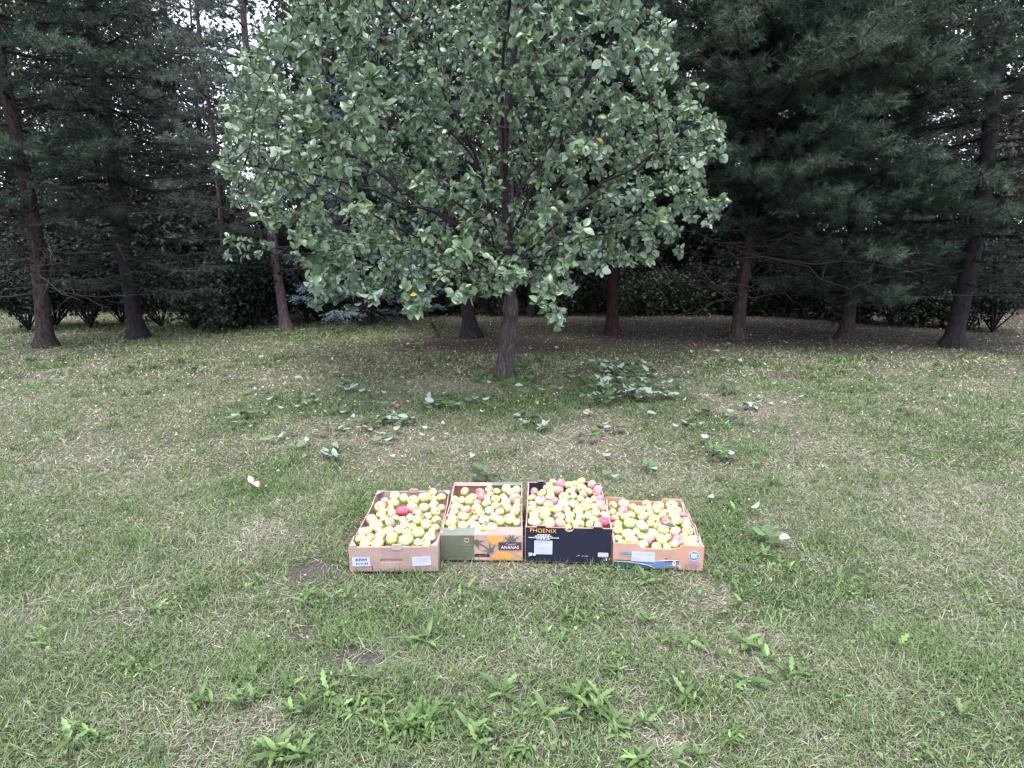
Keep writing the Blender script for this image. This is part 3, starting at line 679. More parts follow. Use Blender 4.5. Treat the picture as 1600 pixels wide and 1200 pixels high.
# --- citrus carton
b = BX['citrus']; w, L, h = b['w'], b['L'], b['h']
k = carton('citrus', 'tall black carton with orange PHOENIX lettering, heaped highest with apples, third from the left')
floor_(k, w, L, K3)
def citrus_outline(e=0.0, hh=h):
    tabs = [(.135, .235), (.78, .885)]; th = .0085; P = [(e, e), (w-e, e), (w-e, hh-e)]
    for a, c in reversed(tabs[1:]): P += [(c*w-e+.003, hh-e), (c*w-e, hh+th-e), (a*w+e, hh+th-e), (a*w+e-.003, hh-e)]
    cx, r = .505*w, .020+e
    P += [(.555*w, hh-e)]+[(cx+r*math.cos(R_(-k*15)), hh-.001-r*.85*math.sin(R_(k*15))-(e if 0 else 0)) for k in range(0, 13)]+[(.455*w, hh-e)]
    a, c = tabs[0]; P += [(c*w-e+.003, hh-e), (c*w-e, hh+th-e), (a*w+e, hh+th-e), (a*w+e-.003, hh-e), (e, hh-e)]
    return P
vpanel('front_panel', [citrus_outline()], .006, K3, k, .004)
put('printed_face', curve_mesh('printed_face', [citrus_outline(.0016)], .0004, BLK), k, FRONT(None, .0004))
vpanel('back_panel', [citrus_outline()], .006, K3, k, L-.004)
put('printed_lining', curve_mesh('printed_lining', [citrus_outline(.0016)], .0004, BLK), k, FRONT(None, L-.0082))
sl = [(.008, 0), (L-.008, 0), (L-.008, h), (L-.05, h), (L-.06, h-.006), (.06, h-.006), (.05, h+.001), (.008, h+.001)]
for x in (.004, w-.004): spanel('side_panel', [sl], .006, K3, k, x)
put('lettering', text_mesh('lettering', 'PHOENIX', .029, GOLD, -.0003, 1.0), k, FRONT(None, PR)@Matrix.Translation((.205*w, h-.017, 0))@Matrix.Rotation(R_(-.8), 4, 'Z'))
put('small_print', dashes([(.14*w, .285*w, h-.037, .0035), (.115*w, .31*w, h-.044, .0035), (.04*w, .39*w, h-.0515, .0032), (.13*w, .285*w, h-.058, .003)], WINK, 'small_print'), k, FRONT(None, PR))
s = put('sticker', curve_mesh('sticker', [rrect(.105*w, .040, .315*w, .110, .003)], .0003, WHT), k, FRONT(None, PR-.0006))
put('small_print', dashes([(.13*w, .29*w, .106, .003), (.13*w, .29*w, .101, .0025), (.13*w, .24*w, .092, .0015), (.12*w, .16*w, .083, .002), (.17*w, .26*w, .078, .0015), (.13*w, .22*w, .068, .0015), (.12*w, .28*w, .053, .0015)], INKG, 'small_print'), s, Matrix.Translation((0, 0, .0007)))
put('handwriting', curve_mesh('handwriting', [[(.16*w, .066), (.19*w, .071), (.21*w, .077), (.28*w, .083), (.29*w, .081), (.22*w, .075), (.19*w, .069)]], .0002, INKG), s, Matrix.Translation((0, 0, .0009)))
put('symbol', curve_mesh('symbol', [circ(.055*w, .040, .0062), circ(.055*w, .040, .0040), rect(.070*w, .032, .077*w, .046), rect(.080*w, .032, .084*w, .046), [(.038*w, .029), (.072*w, .035), (.072*w, .033), (.038*w, .027)]], .0003, WINK), k, FRONT(None, PR))
put('symbol', curve_mesh('symbol', [circ(.108*w, .0385, .0062), circ(.108*w, .0385, .0022)], .0003, WINK), k, FRONT(None, PR-.0012))
s = put('sticker', curve_mesh('sticker', [rrect(.842*w, .033, .963*w, .055, .003)], .0003, WHT), k, FRONT(None, PR))
put('small_print', dashes([(.862*w, .90*w, .047, .004), (.858*w, .945*w, .0405, .005)], LILAC, 'small_print'), s, Matrix.Translation((0, 0, .0007)))
put('small_print', curve_mesh('marks', [rect(.935*w, .021, .947*w, .027), rect(.91*w, .016, .92*w, .020), rect(.935*w, .015, .949*w, .020)], .0003, WINK), k, FRONT(None, PR))
put('script', curve_mesh('script', [[(.595*w, .033), (.61*w, .036), (.622*w, .041), (.636*w, .034), (.622*w, .038), (.60*w, .0322)], rect(.655*w, .035, .695*w, .0362), rect(.70*w, .0345, .73*w, .0365)], .0003, INKG), k, FRONT(None, PR))
# --- blue printed carton
b = BX['blue']; w, L, h = b['w'], b['L'], b['h']
k = carton('blue', 'orange kraft carton with blue river print and round BIG badge, rightmost of the four')
floor_(k, w, L, K2)
def dip(e=0, hh=h, d=.024):
    P = [(e, e), (w-e, e), (w-e, hh-e), (.745*w+e, hh-e), (.738*w, hh-d*.45-e), (.70*w, hh-d*.72-e), (.62*w, hh-d*.9-e), (.50*w, hh-d-e), (.36*w, hh-d*.95-e), (.315*w, hh-d*.85-e), (.295*w, hh-d*.55-e), (.282*w, hh-d*.25-e), (.262*w, hh-.003-e), (.235*w, hh-e), (e, hh-e)]
    return P
vpanel('front_panel', [dip()], .006, K2, k, .004)
bk = [(0, 0), (w, 0), (w, h+.003), (.76*w, h+.003), (.735*w, h-.016), (.27*w, h-.016), (.24*w, h+.001), (0, h+.003)]
vpanel('back_panel', [bk], .006, K2, k, L-.004)
sl = [(.008, 0), (L-.008, 0), (L-.008, h-.002), (L-.07, h), (L-.09, h-.022), (L-.16, h-.018), (L-.18, h+.002), (L-.22, h-.012), (.24, h-.018), (.20, h-.002), (.16, h-.020), (.11, h-.016), (.085, h+.004), (.06, h-.01), (.008, h)]
K5 = board('kraft_torn', (.36, .27, .26))
for x in (.004, w-.004): spanel('side_panel', [sl], .007, K5, k, x)
spanel('side_flap', [[(.012, .02), (L-.02, .02), (L-.03, h-.03), (L*.6, h-.02), (L*.5, h-.035), (.05, h-.025)]], .004, K2, k, w-.014)
spanel('torn_strip', [[(.02, h-.03), (.10, h+.004), (.13, h-.006), (.19, h+.010), (.26, h-.004), (.33, h+.007), (.42, h-.008), (L-.02, h+.006), (L-.02, h-.03)]], .0025, K5, k, w+.002)
XE = .733*w
put('print_field', curve_mesh('print_field', [[(.002, .002), (XE, .002), (XE, .012), (.50*w, .004), (.40*w, .018), (.25*w, .026), (.12*w, .030), (.002, .031)]], .0003, TEAL), k, FRONT(None, PR+.0008))
put('print_river', curve_mesh('print_river', [[(.43*w, .016), (.52*w, .010), (.62*w, .017), (XE, .018), (XE, .036), (.60*w, .037), (.52*w, .036), (.40*w, .033), (.20*w, .032), (.28*w, .0275), (.38*w, .022)]], .0003, BLU), k, FRONT(None, PR+.0004))
put('print_bank', curve_mesh('print_bank', [[(.48*w, .039), (.56*w, .041), (.64*w, .046), (XE, .047), (XE, .039), (.60*w, .038)], [(.0*w+.003, .033), (.30*w, .033), (.45*w, .0335), (.30*w, .036), (.003, .037)]], .0003, NAVY), k, FRONT(None, PR))
put('print_line', curve_mesh('print_line', [[(.003, .0315), (.15*w, .0305), (.28*w, .0255), (.40*w, .0165), (.47*w, .005), (.475*w, .006), (.405*w, .0185), (.285*w, .0278), (.15*w, .0328), (.003, .0336)], [(.45*w, .040), (.56*w, .0455), (.64*w, .049), (XE, .0495), (XE, .047), (.64*w, .046), (.56*w, .0425)], [(.56*w, .018), (.64*w, .0215), (XE, .022), (XE, .0205), (.64*w, .020)]], .0003, PALE), k, FRONT(None, PR-.0006))
put('print_trees', curve_mesh('print_trees', [rect(.60*w, .053, XE, .059), [(.60*w, .053), (.60*w, .059), (.57*w, .055)], rect(.01*w, .0375, .185*w, .040), rect(.205*w, .038, .25*w, .043), circ(.225*w, .043, .004, 8), circ(.262*w, .041, .0035, 8), circ(.288*w, .0405, .004, 8)], .0003, DKG), k, FRONT(None, PR-.001))
lg = put('logo', curve_mesh('logo', [[(.055*w, .073), (.09*w, .077), (.14*w, .079), (.18*w, .0765), (.205*w, .072), (.18*w, .068), (.13*w, .067), (.09*w, .070)]], .0003, BLU), k, FRONT(None, PR))
put('small_print', curve_mesh('logo_line', [rect(.06*w, .0735, .13*w, .0745), rect(.07*w, .0625, .19*w, .064), [(.13*w, .070), (.165*w, .0735), (.19*w, .072), (.165*w, .071)]], .0002, INKG), lg, Matrix.Translation((0, 0, .0006)))
s = put('sticker', curve_mesh('sticker', [rrect(-.0535, -.025, .0535, .025, .002)], .0003, WHT), k, FRONT(None, PR-.0016)@Matrix.Translation((.335*w, .061, 0))@Matrix.Rotation(R_(-.5), 4, 'Z'))
put('small_print', dashes([(-.045, -.01, .017, .0018), (.02, .045, .013, .0018), (-.03, -.012, .010, .0015)], INKG, 'small_print'), s, Matrix.Translation((0, 0, .0007)))
put('code_band', curve_mesh('code_band', [rect(-.048+.0048*q, -.016, -.0444+.0048*q, -.003) for q in range(17)], .0002, LILAC), s, Matrix.Translation((0, 0, .0007)))
put('symbol', curve_mesh('symbol', [[(.665*w, .022), (.695*w, .022), (.70*w, .034), (.692*w, .047), (.672*w, .047), (.66*w, .034)], rect(.674*w, .027, .688*w, .042)], .0003, PALE), k, FRONT(None, PR-.0014))
bd = put('badge', curve_mesh('badge', [circ(.895*w, .073, .0215)], .0003, BLU), k, FRONT(None, PR))
put('lettering', text_mesh('lettering', 'BIG', .0165, WINK, .0004, 1.0, 1.05), bd, Matrix.Translation((.895*w, .078, .0007)))
put('small_print', dashes([(.862*w, .928*w, .0685, .0030), (.885*w, .905*w, .062, .0015)], WINK, 'small_print'), bd, Matrix.Translation((0, 0, .0007)))
put('badge_ring', curve_mesh('badge_ring', [circ(.895*w, .073, .0235), circ(.895*w, .073, .0218)], .0002, PALE), k, FRONT(None, PR))
put('small_print', dashes([(.845*w, .955*w, .0405, .0055), (.805*w, .965*w, .030, .0055), (.81*w, .955*w, .023, .003)], VIO, 'small_print'), k, FRONT(None, PR))

# ------------------------------------------------------------------ apples
def apple_mesh(seed, skin):
    rg = np.random.default_rng(seed); nr, na = 13, 18
    prof = []
    for t in np.linspace(0, math.pi, nr+2)[1:-1]:
        r = math.sin(t)*(1+.05*math.cos(t)); z = math.cos(t)*.90
        top = math.exp(-(t/.42)**2); bot = math.exp(-((math.pi-t)/.38)**2)
        z -= .30*top; z += .20*bot
        prof.append((r, z))
    a = np.linspace(0, 2*np.pi, na, endpoint=False); lob = 1+.025*np.cos(5*a+1)+.02*rg.normal()*np.cos(2*a)
    V = [(0, 0, prof[0][1]-.10)]
    for r, z in prof: V += [(r*l*math.cos(q), r*l*math.sin(q), z*(1+.03*math.cos(q+seed))) for q, l in zip(a, lob)]
    V.append((0, 0, prof[-1][1]+.06)); V = np.array(V)*np.array([1, 1, rg.uniform(.92, 1.06)])
    j = np.arange(na); j2 = (j+1) % na; F4 = []; F3 = [np.stack([np.zeros(na, int), 1+j, 1+j2], 1)]
    for k_ in range(nr-1): F4.append(np.stack([1+k_*na+j, 1+(k_+1)*na+j, 1+(k_+1)*na+j2, 1+k_*na+j2], 1))
    b0 = 1+(nr-1)*na; F3.append(np.stack([b0+j, np.full(na, len(V)-1), b0+j2], 1))
    F3 = np.concatenate(F3); F4 = np.concatenate(F4); mi = np.concatenate([np.zeros(len(F3)), np.zeros(len(F4))])
    # dark dry calyx in the lower dimple and stem stub in the upper one
    B2 = Buf(); B2.add(V, [F3, F4]); nf = (len(F3), len(F4))
    S = np.array([(0, 0, prof[0][1]-.10), (.03, .01, prof[0][1]+.10), (.10, .05, prof[0][1]+.24)]); tube(B2, S, .045, 5)
    K = [(0, 0, prof[-1][1]+.03)]+[(.15*math.cos(q), .15*math.sin(q), prof[-1][1]-.035) for q in np.linspace(0, 2*np.pi, 7)[:-1]]
    B2.add(np.array(K), [np.array([(0, 1+(q+1) % 6, 1+q) for q in range(6)])])
    VV = np.concatenate(B2.V); FF = {s: np.concatenate(f) for s, f in B2.F.items()}
    mi = []
    for s, f in FF.items(): mi.append((f.max(axis=1) >= len(V)).astype(int))
    return mesh_np('apple', VV, list(FF.values()), [skin, M_STEM], mi=np.concatenate(mi))
M_STEM = mat_plain('calyx', (.055, .04, .025), .9)
def skin_mat(name, base, alt, blush, lo, hi):
    m, N, L, p = mat(name)
    o, tx = noise_mix(N, L, base, alt, 1.6, 3, 'Object', .3, .7)
    tc = N.new('ShaderNodeTexCoord'); dt = N.new('ShaderNodeVectorMath'); dt.operation = 'DOT_PRODUCT'; dt.inputs[1].default_value = (.75, .3, .45)
    L.new(tc.outputs['Object'], dt.inputs[0])
    n2 = N.new('ShaderNodeTexNoise'); n2.inputs['Scale'].default_value = 2.2; n2.inputs['Detail'].default_value = 5
    mp = N.new('ShaderNodeMapping'); mp.inputs['Scale'].default_value = (2.4, 2.4, .6); L.new(tc.outputs['Object'], mp.inputs[0]); L.new(mp.outputs[0], n2.inputs['Vector'])
    ad = N.new('ShaderNodeMath'); ad.operation = 'MULTIPLY_ADD'; ad.inputs[1].default_value = .9; L.new(n2.outputs['Fac'], ad.inputs[0]); L.new(dt.outputs['Value'], ad.inputs[2])
    rp = N.new('ShaderNodeValToRGB'); rp.color_ramp.elements[0].position = lo; rp.color_ramp.elements[1].position = hi
    rp.color_ramp.elements[0].color = (0, 0, 0, 1); rp.color_ramp.elements[1].color = (1, 1, 1, 1); L.new(ad.outputs[0], rp.inputs[0])
    mx = N.new('ShaderNodeMix'); mx.data_type = 'RGBA'; mx.inputs['B'].default_value = (*blush, 1); L.new(rp.outputs[0], mx.inputs['Factor']); L.new(o, mx.inputs['A'])
    L.new(mx.outputs['Result'], p.inputs['Base Color']); p.inputs['Roughness'].default_value = .42; p.inputs['Specular IOR Level'].default_value = .35
    p.inputs['Subsurface Weight'].default_value = .0
    return m
GA, GB, GY = (.31, .395, .135), (.38, .45, .21), (.40, .42, .155)
SK = {'g': skin_mat('skin_green', GA, GB, (.50, .36, .20), .6, 1.35), 'y': skin_mat('skin_yellow', (.40, .43, .13), (.38, .41, .17), (.58, .40, .25), .8, 1.4),
      'w': skin_mat('skin_pale', (.42, .46, .27), (.48, .50, .34), (.66, .40, .34), .8, 1.4),
      'b': skin_mat('skin_blush', GB, GY, (.52, .22, .20), .28, 1.1), 'r': skin_mat('skin_red', (.50, .20, .17), (.52, .24, .20), (.52, .07, .12), -.3, .7), 'p': skin_mat('skin_pink', (.50, .36, .24), (.52, .30, .26), (.53, .15, .19), .05, 1.1)}
AM = {s: [apple_mesh(40+q, m) for q in range(3)] for s, m in SK.items()}
WORD = {'g': 'pale green', 'y': 'yellow green', 'w': 'whitish green', 'b': 'pink blushed', 'p': 'bright pink', 'r': 'strongly red'}
DATA = {
 'kiwi': (530, 750, 8.0, '1168,160,62y 700,205,68g 815,235,68g 570,262,50b 515,335,75b 680,300,72g 925,265,75g 1075,230,80g 1180,240,42g 1270,225,60g 640,365,52b 660,420,60b 790,390,75r 905,355,75b 1060,350,70g 1200,330,70g 1290,345,48p 545,392,50g 525,440,65g 975,420,65b 1205,400,66g 1105,460,58b 410,500,80b 565,495,60g 710,490,50g 805,500,50g 875,487,42w 975,505,75y 1215,505,62g 640,535,75b 470,590,85g 825,590,65y 893,588,46y 745,620,68b 1090,565,80b 520,632,50b 610,642,75g 325,655,85g 855,670,62y 985,665,85g 1205,600,45y 1165,645,55b 505,705,65b 665,740,90y 1130,725,75w 395,730,60y 280,755,70y 840,765,95g 470,795,85g 1000,790,65g 310,818,75g 1085,812,55y'),
 'ananas': (680, 750, 8.573, '398,160,65g 600,165,60p 720,130,58y 625,228,70p 825,158,55y 955,130,75g 1050,155,60w 1150,150,66b 735,195,50y 270,268,56g 345,272,46g 510,235,60g 450,278,80g 690,252,45y 920,242,65g 810,262,62g 1095,268,86b 1208,285,45g 280,368,72w 570,312,52p 690,322,66g 810,346,56g 940,312,75w 985,394,70g 1172,358,60g 1140,424,80g 255,432,60g 415,398,68b 560,402,80g 605,452,55g 725,412,66w 865,432,60g 225,508,70b 380,498,78y 520,528,62b 655,544,72w 790,503,66w 865,552,82g 1020,546,85g 1118,564,50g 215,574,75y 375,622,78g 535,627,72w 230,640,60b 655,652,50y 745,642,75y 480,575,44g'),
 'citrus': (815, 740, 8.0, '745,100,58g 880,142,62b 410,118,45g 490,128,66p 585,142,56g 660,132,36g 335,182,66g 160,222,45p 750,192,66g 965,202,58b 455,212,72b 605,238,58g 655,198,36b 850,228,50y 250,252,62y 360,238,42g 770,262,56b 940,262,55p 1000,288,62p 140,308,48b 245,342,76p 375,308,62g 530,308,70g 660,292,46g 730,318,56g 840,352,42g 915,338,50b 1025,398,80b 650,388,70y 130,392,46b 430,348,56p 490,364,75w 345,402,62b 790,424,75y 895,424,46g 145,458,64g 250,472,44g 345,448,46g 440,452,76g 545,472,42p 595,504,66y 710,504,70g 930,498,66g 845,544,62y 1025,522,56w 160,528,66g 305,548,80g 475,548,68b 725,553,62y 1015,604,70r 160,608,85w 345,614,90g 490,638,70b 600,614,56g 705,622,78g 850,638,56y 945,644,56b 560,672,42g 912,592,42g'),
 'blue': (945, 760, 8.57, '110,260,62g 255,240,75w 375,290,60y 555,232,66g 720,272,80b 890,248,85b 590,312,70b 245,328,72p 465,332,80b 715,332,56y 800,348,46g 875,342,62g 975,332,56g 1045,392,46p 110,352,52y 195,378,42b 130,434,60b 345,388,62g 270,414,66g 510,408,75b 605,378,56y 660,448,75g 770,398,56b 930,402,75g 1085,464,56b 335,504,85g 815,466,56p 500,534,90w 970,474,78g 625,512,52g 770,578,80g 885,534,50g 1090,524,66g 700,538,38b 170,514,62g 170,594,75g 940,614,82g 1110,604,78g 310,648,95g 420,622,48g 490,668,62g 645,658,90g 830,692,66b 985,718,80p 1058,684,58g 1170,722,70g 550,754,85b 735,764,85g 365,754,90g 150,718,52y 240,742,44g 895,794,75b 1145,772,56g 545,834,85y 745,854,75g 890,842,62y 1230,788,46g')}
HEAP = {'kiwi': (.008, .020, .030), 'ananas': (.010, .026, .006), 'citrus': (.006, .060, .046), 'blue': (-.012, .004, -.012)}   # front, middle, back height of the heap over the rim
NAMEB = {'kiwi': 'KIWI', 'ananas': 'ANANAS', 'citrus': 'PHOENIX', 'blue': 'BIG'}
ORD = ['front', 'second', 'third', 'fourth', 'fifth', 'sixth', 'seventh', 'eighth', 'ninth', 'tenth', 'eleventh']
NTH = ['first', 'second', 'third', 'fourth', 'fifth', 'sixth', 'seventh', 'eighth', 'ninth', 'tenth', 'eleventh', 'twelfth', 'thirteenth']
rg = np.random.default_rng(5); buried = []
def place_apple(kind, p, r, label, group, rg, flip=None):
    o = link('apple', AM[kind][int(rg.integers(0, 3))], None, p)
    q = rdirs(1, rg)[0]
    # the photo shows many stems and eyes turned towards the viewer, most turned sideways
    o.rotation_euler = Vector(q).to_track_quat('Z', 'X').to_euler(); o.scale = (r, r, r)
    return tag(o, label, 'apple', group)
for key, (ox, oy, sc, txt) in DATA.items():
    b = BX[key]; w, L, h = b['w'], b['L'], b['h']; f0, f1, f2 = HEAP[key]
    its = []
    for tok in txt.split():
        k_ = tok[-1]; zx, zy, zr = map(float, tok[:-1].split(',')); its.append((ox+zx/sc, oy+zy/sc, zr/sc, k_))
    P = []; Rr = []
    for px, py, pr, k_ in its:
        d = ray(px, py); z = h
        for _ in range(12):
            q = EYE+d*((z-CAM_H)/d[2]); vv = np.dot(q-b['A'], b['v'])/L; uu = np.dot(q-b['A'], b['u'])/w
            hv = np.interp(vv, [0, .45, 1], [f0, f1, f2]); edge = 1-.5*abs(2*uu-1)**3*(f1 > .03)
            z = h-.012+hv*edge
        dep = np.dot(q-EYE, FWD); P.append(q); Rr.append(min(.040, max(.021, pr*dep/FPX)))
    P = np.array(P); Rr = np.array(Rr); P0 = P.copy()
    lv = (P-b['A'])@b['v']; print(key, 'apples', len(P), 'v range', lv.min().round(3), lv.max().round(3), 'of', round(L, 3), 'r', Rr.mean().round(4))
    # a lower layer, mostly hidden
    U = []; 
    for a_ in np.arange(.04, w-.035, .056):
        for c_ in np.arange(.04, L-.035, .056):
            vv = c_/L; hv = np.interp(vv, [0, .45, 1], [f0, f1, f2])
            U.append(bpt(b, a_+rg.normal()*.006, c_+rg.normal()*.006, h-.060+hv*.9+rg.normal()*.004))
    U = np.array(U); n0 = len(P); A_ = np.concatenate([P, U]); RR = np.concatenate([Rr, rg.uniform(.026, .031, len(U))])
    for it in range(60):
        D = A_[:, None]-A_[None]; dist = np.linalg.norm(D, axis=2)+1e-9; need = (RR[:, None]+RR[None])*.93
        ov = np.maximum(0, need-dist); np.fill_diagonal(ov, 0)
        push = (D/dist[..., None]*ov[..., None]).sum(1)*.22
        push[:n0] += (P0-A_[:n0])*.03; push[n0:, 2] -= .0012
        A_ = A_+push
        u_ = (A_-b['A'])@b['u']; v_ = (A_-b['A'])@b['v']
        cu = np.clip(u_, RR*.9+.008, w-RR*.9-.008); cv = np.clip(v_, RR*.9+.011, L-RR*.9-.009)
        over = (A_[:, 2] > h+.035)[:, None]
        A_ = A_+np.where(over, 0, 1)*((cu-u_)[:, None]*b['u']+(cv-v_)[:, None]*b['v']); A_[:, 2] = np.maximum(A_[:, 2], RR+.01)
    # rows, counted from the front
    v_ = (A_[:n0]-b['A'])@b['v']; u_ = (A_[:n0]-b['A'])@b['u']; order = np.argsort(v_); nrow = 8
    rows = np.array_split(order, nrow)
    for ri, row in enumerate(rows):
        row = row[np.argsort(u_[row])]
        for ci, i in enumerate(row):
            rn = 'back row' if ri == nrow-1 else f'{ORD[ri]} row'+(' from front' if ri else '')
            place_apple(its[i][3], A_[i], Rr[i], f'{WORD[its[i][3]]} apple, {NTH[ci]} from left in the {rn} of {NAMEB[key]} carton', f'apples in the {NAMEB[key]} carton', rg)
    for i in range(n0, len(A_)): buried.append((A_[i], RR[i], key))
NTOP = sum(len(t[3].split()) for t in DATA.values())
buried.sort(key=lambda t: t[0][1]-3*t[0][2]); n_ind = max(0, 300-NTOP)
for p_, r_, key in buried[:n_ind]:
    place_apple(rg.choice(['g', 'y', 'b', 'g']), p_, r_, f'apple mostly buried under the top layer in the {NAMEB[key]} carton', f'buried apples in the {NAMEB[key]} carton', rg)
B_ = Buf()
src_me = AM['g'][0]; v0 = np.array([v.co[:] for v in src_me.vertices]); f3 = np.array([p.vertices[:] for p in src_me.polygons if len(p.vertices) == 3]); f4 = np.array([p.vertices[:] for p in src_me.polygons if len(p.vertices) == 4])
rest = buried[n_ind:]
if rest:
    scatter(B_, (v0, [f3, f4]), frames(rdirs(len(rest), rg), rdirs(len(rest), rg))*np.array([t[1] for t in rest])[:, None, None], np.array([t[0] for t in rest]), np.ones((len(rest), 3)))
    o = link('apple_heap', B_.mesh('apple_heap', SK['g'])); o['kind'] = 'stuff'; tag(o, 'green apples at the bottom of the four cartons under the visible ones', 'apples')

# ------------------------------------------------------------------ fallen leaves and cut sprigs on the lawn
def sprig_mesh(seed, n, size, spread, upright=.25, col=(.085, .12, .06), under=.5):
    rg = np.random.default_rng(seed); b = Buf()
    a = rg.uniform(0, 6.28, n) if n > 2 else np.array([.3, 3.6])[:n]+rg.normal(size=n)*.3
    d = np.stack([np.cos(a), np.sin(a), rg.uniform(-.05, upright, n)], 1)
    flip = np.where(rg.random(n) < under, -1.0, 1.0)
    up = np.stack([rg.normal(size=n)*.3, rg.normal(size=n)*.3, flip], 1)
    Mx = frames(norm(d), norm(up), None)*(size*rg.uniform(.75, 1.15, n))[:, None, None]
    pos = np.stack([rg.normal(size=n)*spread, rg.normal(size=n)*spread, .018+rg.random(n)*.022], 1)
    c = np.array(col)*np.exp(.25*rg.normal(size=(n, 1)))
    t = rg.integers(0, 4, n)
    for k in range(4):
        q = t == k
        if q.any(): scatter(b, FL_T[k], Mx[q], pos[q], c[q])
    if n > 3:
        tube(b, np.array([(-size*.9, 0, .015), (-size*.3, .01, .022), (0, 0, .03), (size*.35, -.005, .04)]), np.array([.003, .003, .0025, .002]), 5, col=(.07, .05, .04), rg=rg)
    return b.mesh('leaf_sprig', M_FALLEN)
SPR = {'pale': [sprig_mesh(100+k, 2, .085, .01, .1, under=.9) for k in range(2)], 'single': [sprig_mesh(105+k, 1, .085, 0, .08, under=.9) for k in range(2)],
       'white': [sprig_mesh(110+k, 6, .095, .02, .22, under=.95) for k in range(2)], 'mixed': [sprig_mesh(115+k, 7, .085, .05, .3, under=.55) for k in range(3)],
       'green': [sprig_mesh(120+k, 6, .085, .025, .6, under=.1, col=(.05, .095, .032)) for k in range(2)], 'yellow': [sprig_mesh(125, 1, .055, 0, .1, col=(.40, .32, .07), under=0)],
       'pink': [sprig_mesh(127, 2, .06, .005, .9, col=(.42, .28, .24), under=0)]}
SW = {'pale': 'pair of pale upturned apple leaves', 'single': 'single pale upturned leaf', 'white': 'cut shoot with whitish leaves', 'mixed': 'cut shoot of mixed leaves', 'green': 'dark green leafy cut shoot', 'yellow': 'yellow fallen leaf', 'pink': 'dry pinkish curled leaf'}
LV = [(425, 628, 'pale'), (372, 633, 'pale'), (382, 655, 'mixed'), (441, 684, 'pale'), (484, 624, 'mixed'), (470, 634, 'mixed'), (537, 608, 'mixed'), (550, 612, 'white'), (518, 718, 'white'), (541, 671, 'pale'), (556, 672, 'single'), (575, 668, 'green'), (622, 674, 'pale'), (602, 696, 'pale'), (620, 716, 'single'), (742, 721, 'single'), (632, 612, 'pale'), (672, 585, 'single'), (702, 641, 'green'), (688, 633, 'mixed'), (738, 630, 'mixed'), (703, 683, 'single'), (590, 662, 'green'), (396, 766, 'pink'), (565, 674, 'yellow'), (531, 597, 'yellow'), (659, 583, 'single'), (700, 565, 'single'), (650, 545, 'single'), (405, 562, 'pale'), (412, 650, 'single'), (448, 690, 'single'), (436, 740, 'single'),
      (755, 746, 'green'), (765, 752, 'green'), (915, 580, 'mixed'), (935, 574, 'mixed'), (952, 584, 'mixed'), (962, 596, 'mixed'), (940, 602, 'white'), (930, 612, 'mixed'), (985, 590, 'mixed'), (1005, 582, 'mixed'), (1018, 590, 'white'), (1010, 603, 'mixed'), (970, 615, 'mixed'), (960, 626, 'white'), (982, 626, 'white'), (995, 622, 'white'), (945, 632, 'green'), (922, 634, 'mixed'), (905, 600, 'mixed'), (888, 590, 'mixed'), (1022, 626, 'pale'), (1045, 625, 'white'), (1066, 632, 'single'), (873, 588, 'single'), (872, 612, 'pale'), (806, 607, 'pale'), (818, 655, 'mixed'), (832, 662, 'mixed'), (848, 672, 'white'), (1011, 652, 'pale'), (1075, 665, 'mixed'), (1062, 672, 'single'), (1075, 600, 'single'), (1138, 650, 'pale'), (1150, 662, 'green'), (1165, 640, 'mixed'), (1098, 692, 'pale'), (1113, 710, 'green'), (1124, 720, 'green'), (1140, 718, 'pale'), (1112, 782, 'pale'), (1172, 806, 'single'), (1200, 850, 'green'), (1226, 655, 'single'), (1182, 626, 'single'), (1140, 600, 'pale'), (1135, 614, 'green'), (1092, 576, 'pale'), (1075, 588, 'single'), (920, 690, 'green'), (957, 717, 'single'), (1010, 737, 'green'), (956, 752, 'pale'), (1200, 575, 'single'), (1245, 625, 'single'), (1160, 590, 'yellow'), (1115, 676, 'single'), (908, 593, 'yellow'), (840, 634, 'yellow'), (911, 648, 'yellow'), (1198, 584, 'yellow')]
rg = np.random.default_rng(33)
LV += [(rg.uniform(905, 1035), rg.uniform(572, 640), rg.choice(['mixed', 'white', 'mixed', 'mixed', 'green'])) for _ in range(34)]+[(rg.uniform(480, 900), rg.uniform(535, 640), 'single') for _ in range(16)]+[(rg.uniform(1040, 1250), rg.uniform(560, 640), 'single') for _ in range(12)]+[(rg.uniform(352, 1248), rg.uniform(535, 705), rg.choice(['single', 'single', 'pale', 'mixed'])) for _ in range(46)]+[(rg.uniform(355, 760), rg.uniform(555, 700), rg.choice(['single', 'single', 'pale'])) for _ in range(34)]
def where(px, py):
    s = []
    if 880 < px < 1060 and 565 < py < 645: return 'in the leaf heap right of the apple trunk'
    side = 'at the left lawn edge' if px < 460 else 'left of the apple trunk' if px < 760 else 'by the apple trunk' if px < 880 else 'right of the apple trunk' if px < 1060 else 'at the right lawn edge'
    dist = 'far back' if py < 600 else 'midway' if py < 665 else 'close behind the cartons' if py < 760 else 'beside the cartons'
    return f'{side}, {dist}'
for px, py, kd in LV:
    p = at(px, py); m = SPR[kd][int(rg.integers(0, len(SPR[kd])))]
    p = p+np.array([0, 0, .014+(rg.uniform(0, .05) if 900 < px < 1040 and py < 642 else 0)])
    o = link('fallen_leaf' if kd in ('single', 'yellow', 'pink', 'pale') else 'leaf_sprig', m, None, p)
    o.rotation_euler = (rg.normal()*.12, rg.normal()*.12, rg.uniform(0, 6.28)); s = rg.uniform(.95, 1.3)*(.85 if kd == 'single' else 1); o.scale = (s, s, s)
    tag(o, f'{SW[kd]} {where(px, py)}', 'leaf' if kd in ('single', 'yellow', 'pink', 'pale') else 'leafy sprig', 'leaves and shoots fallen from the apple tree')
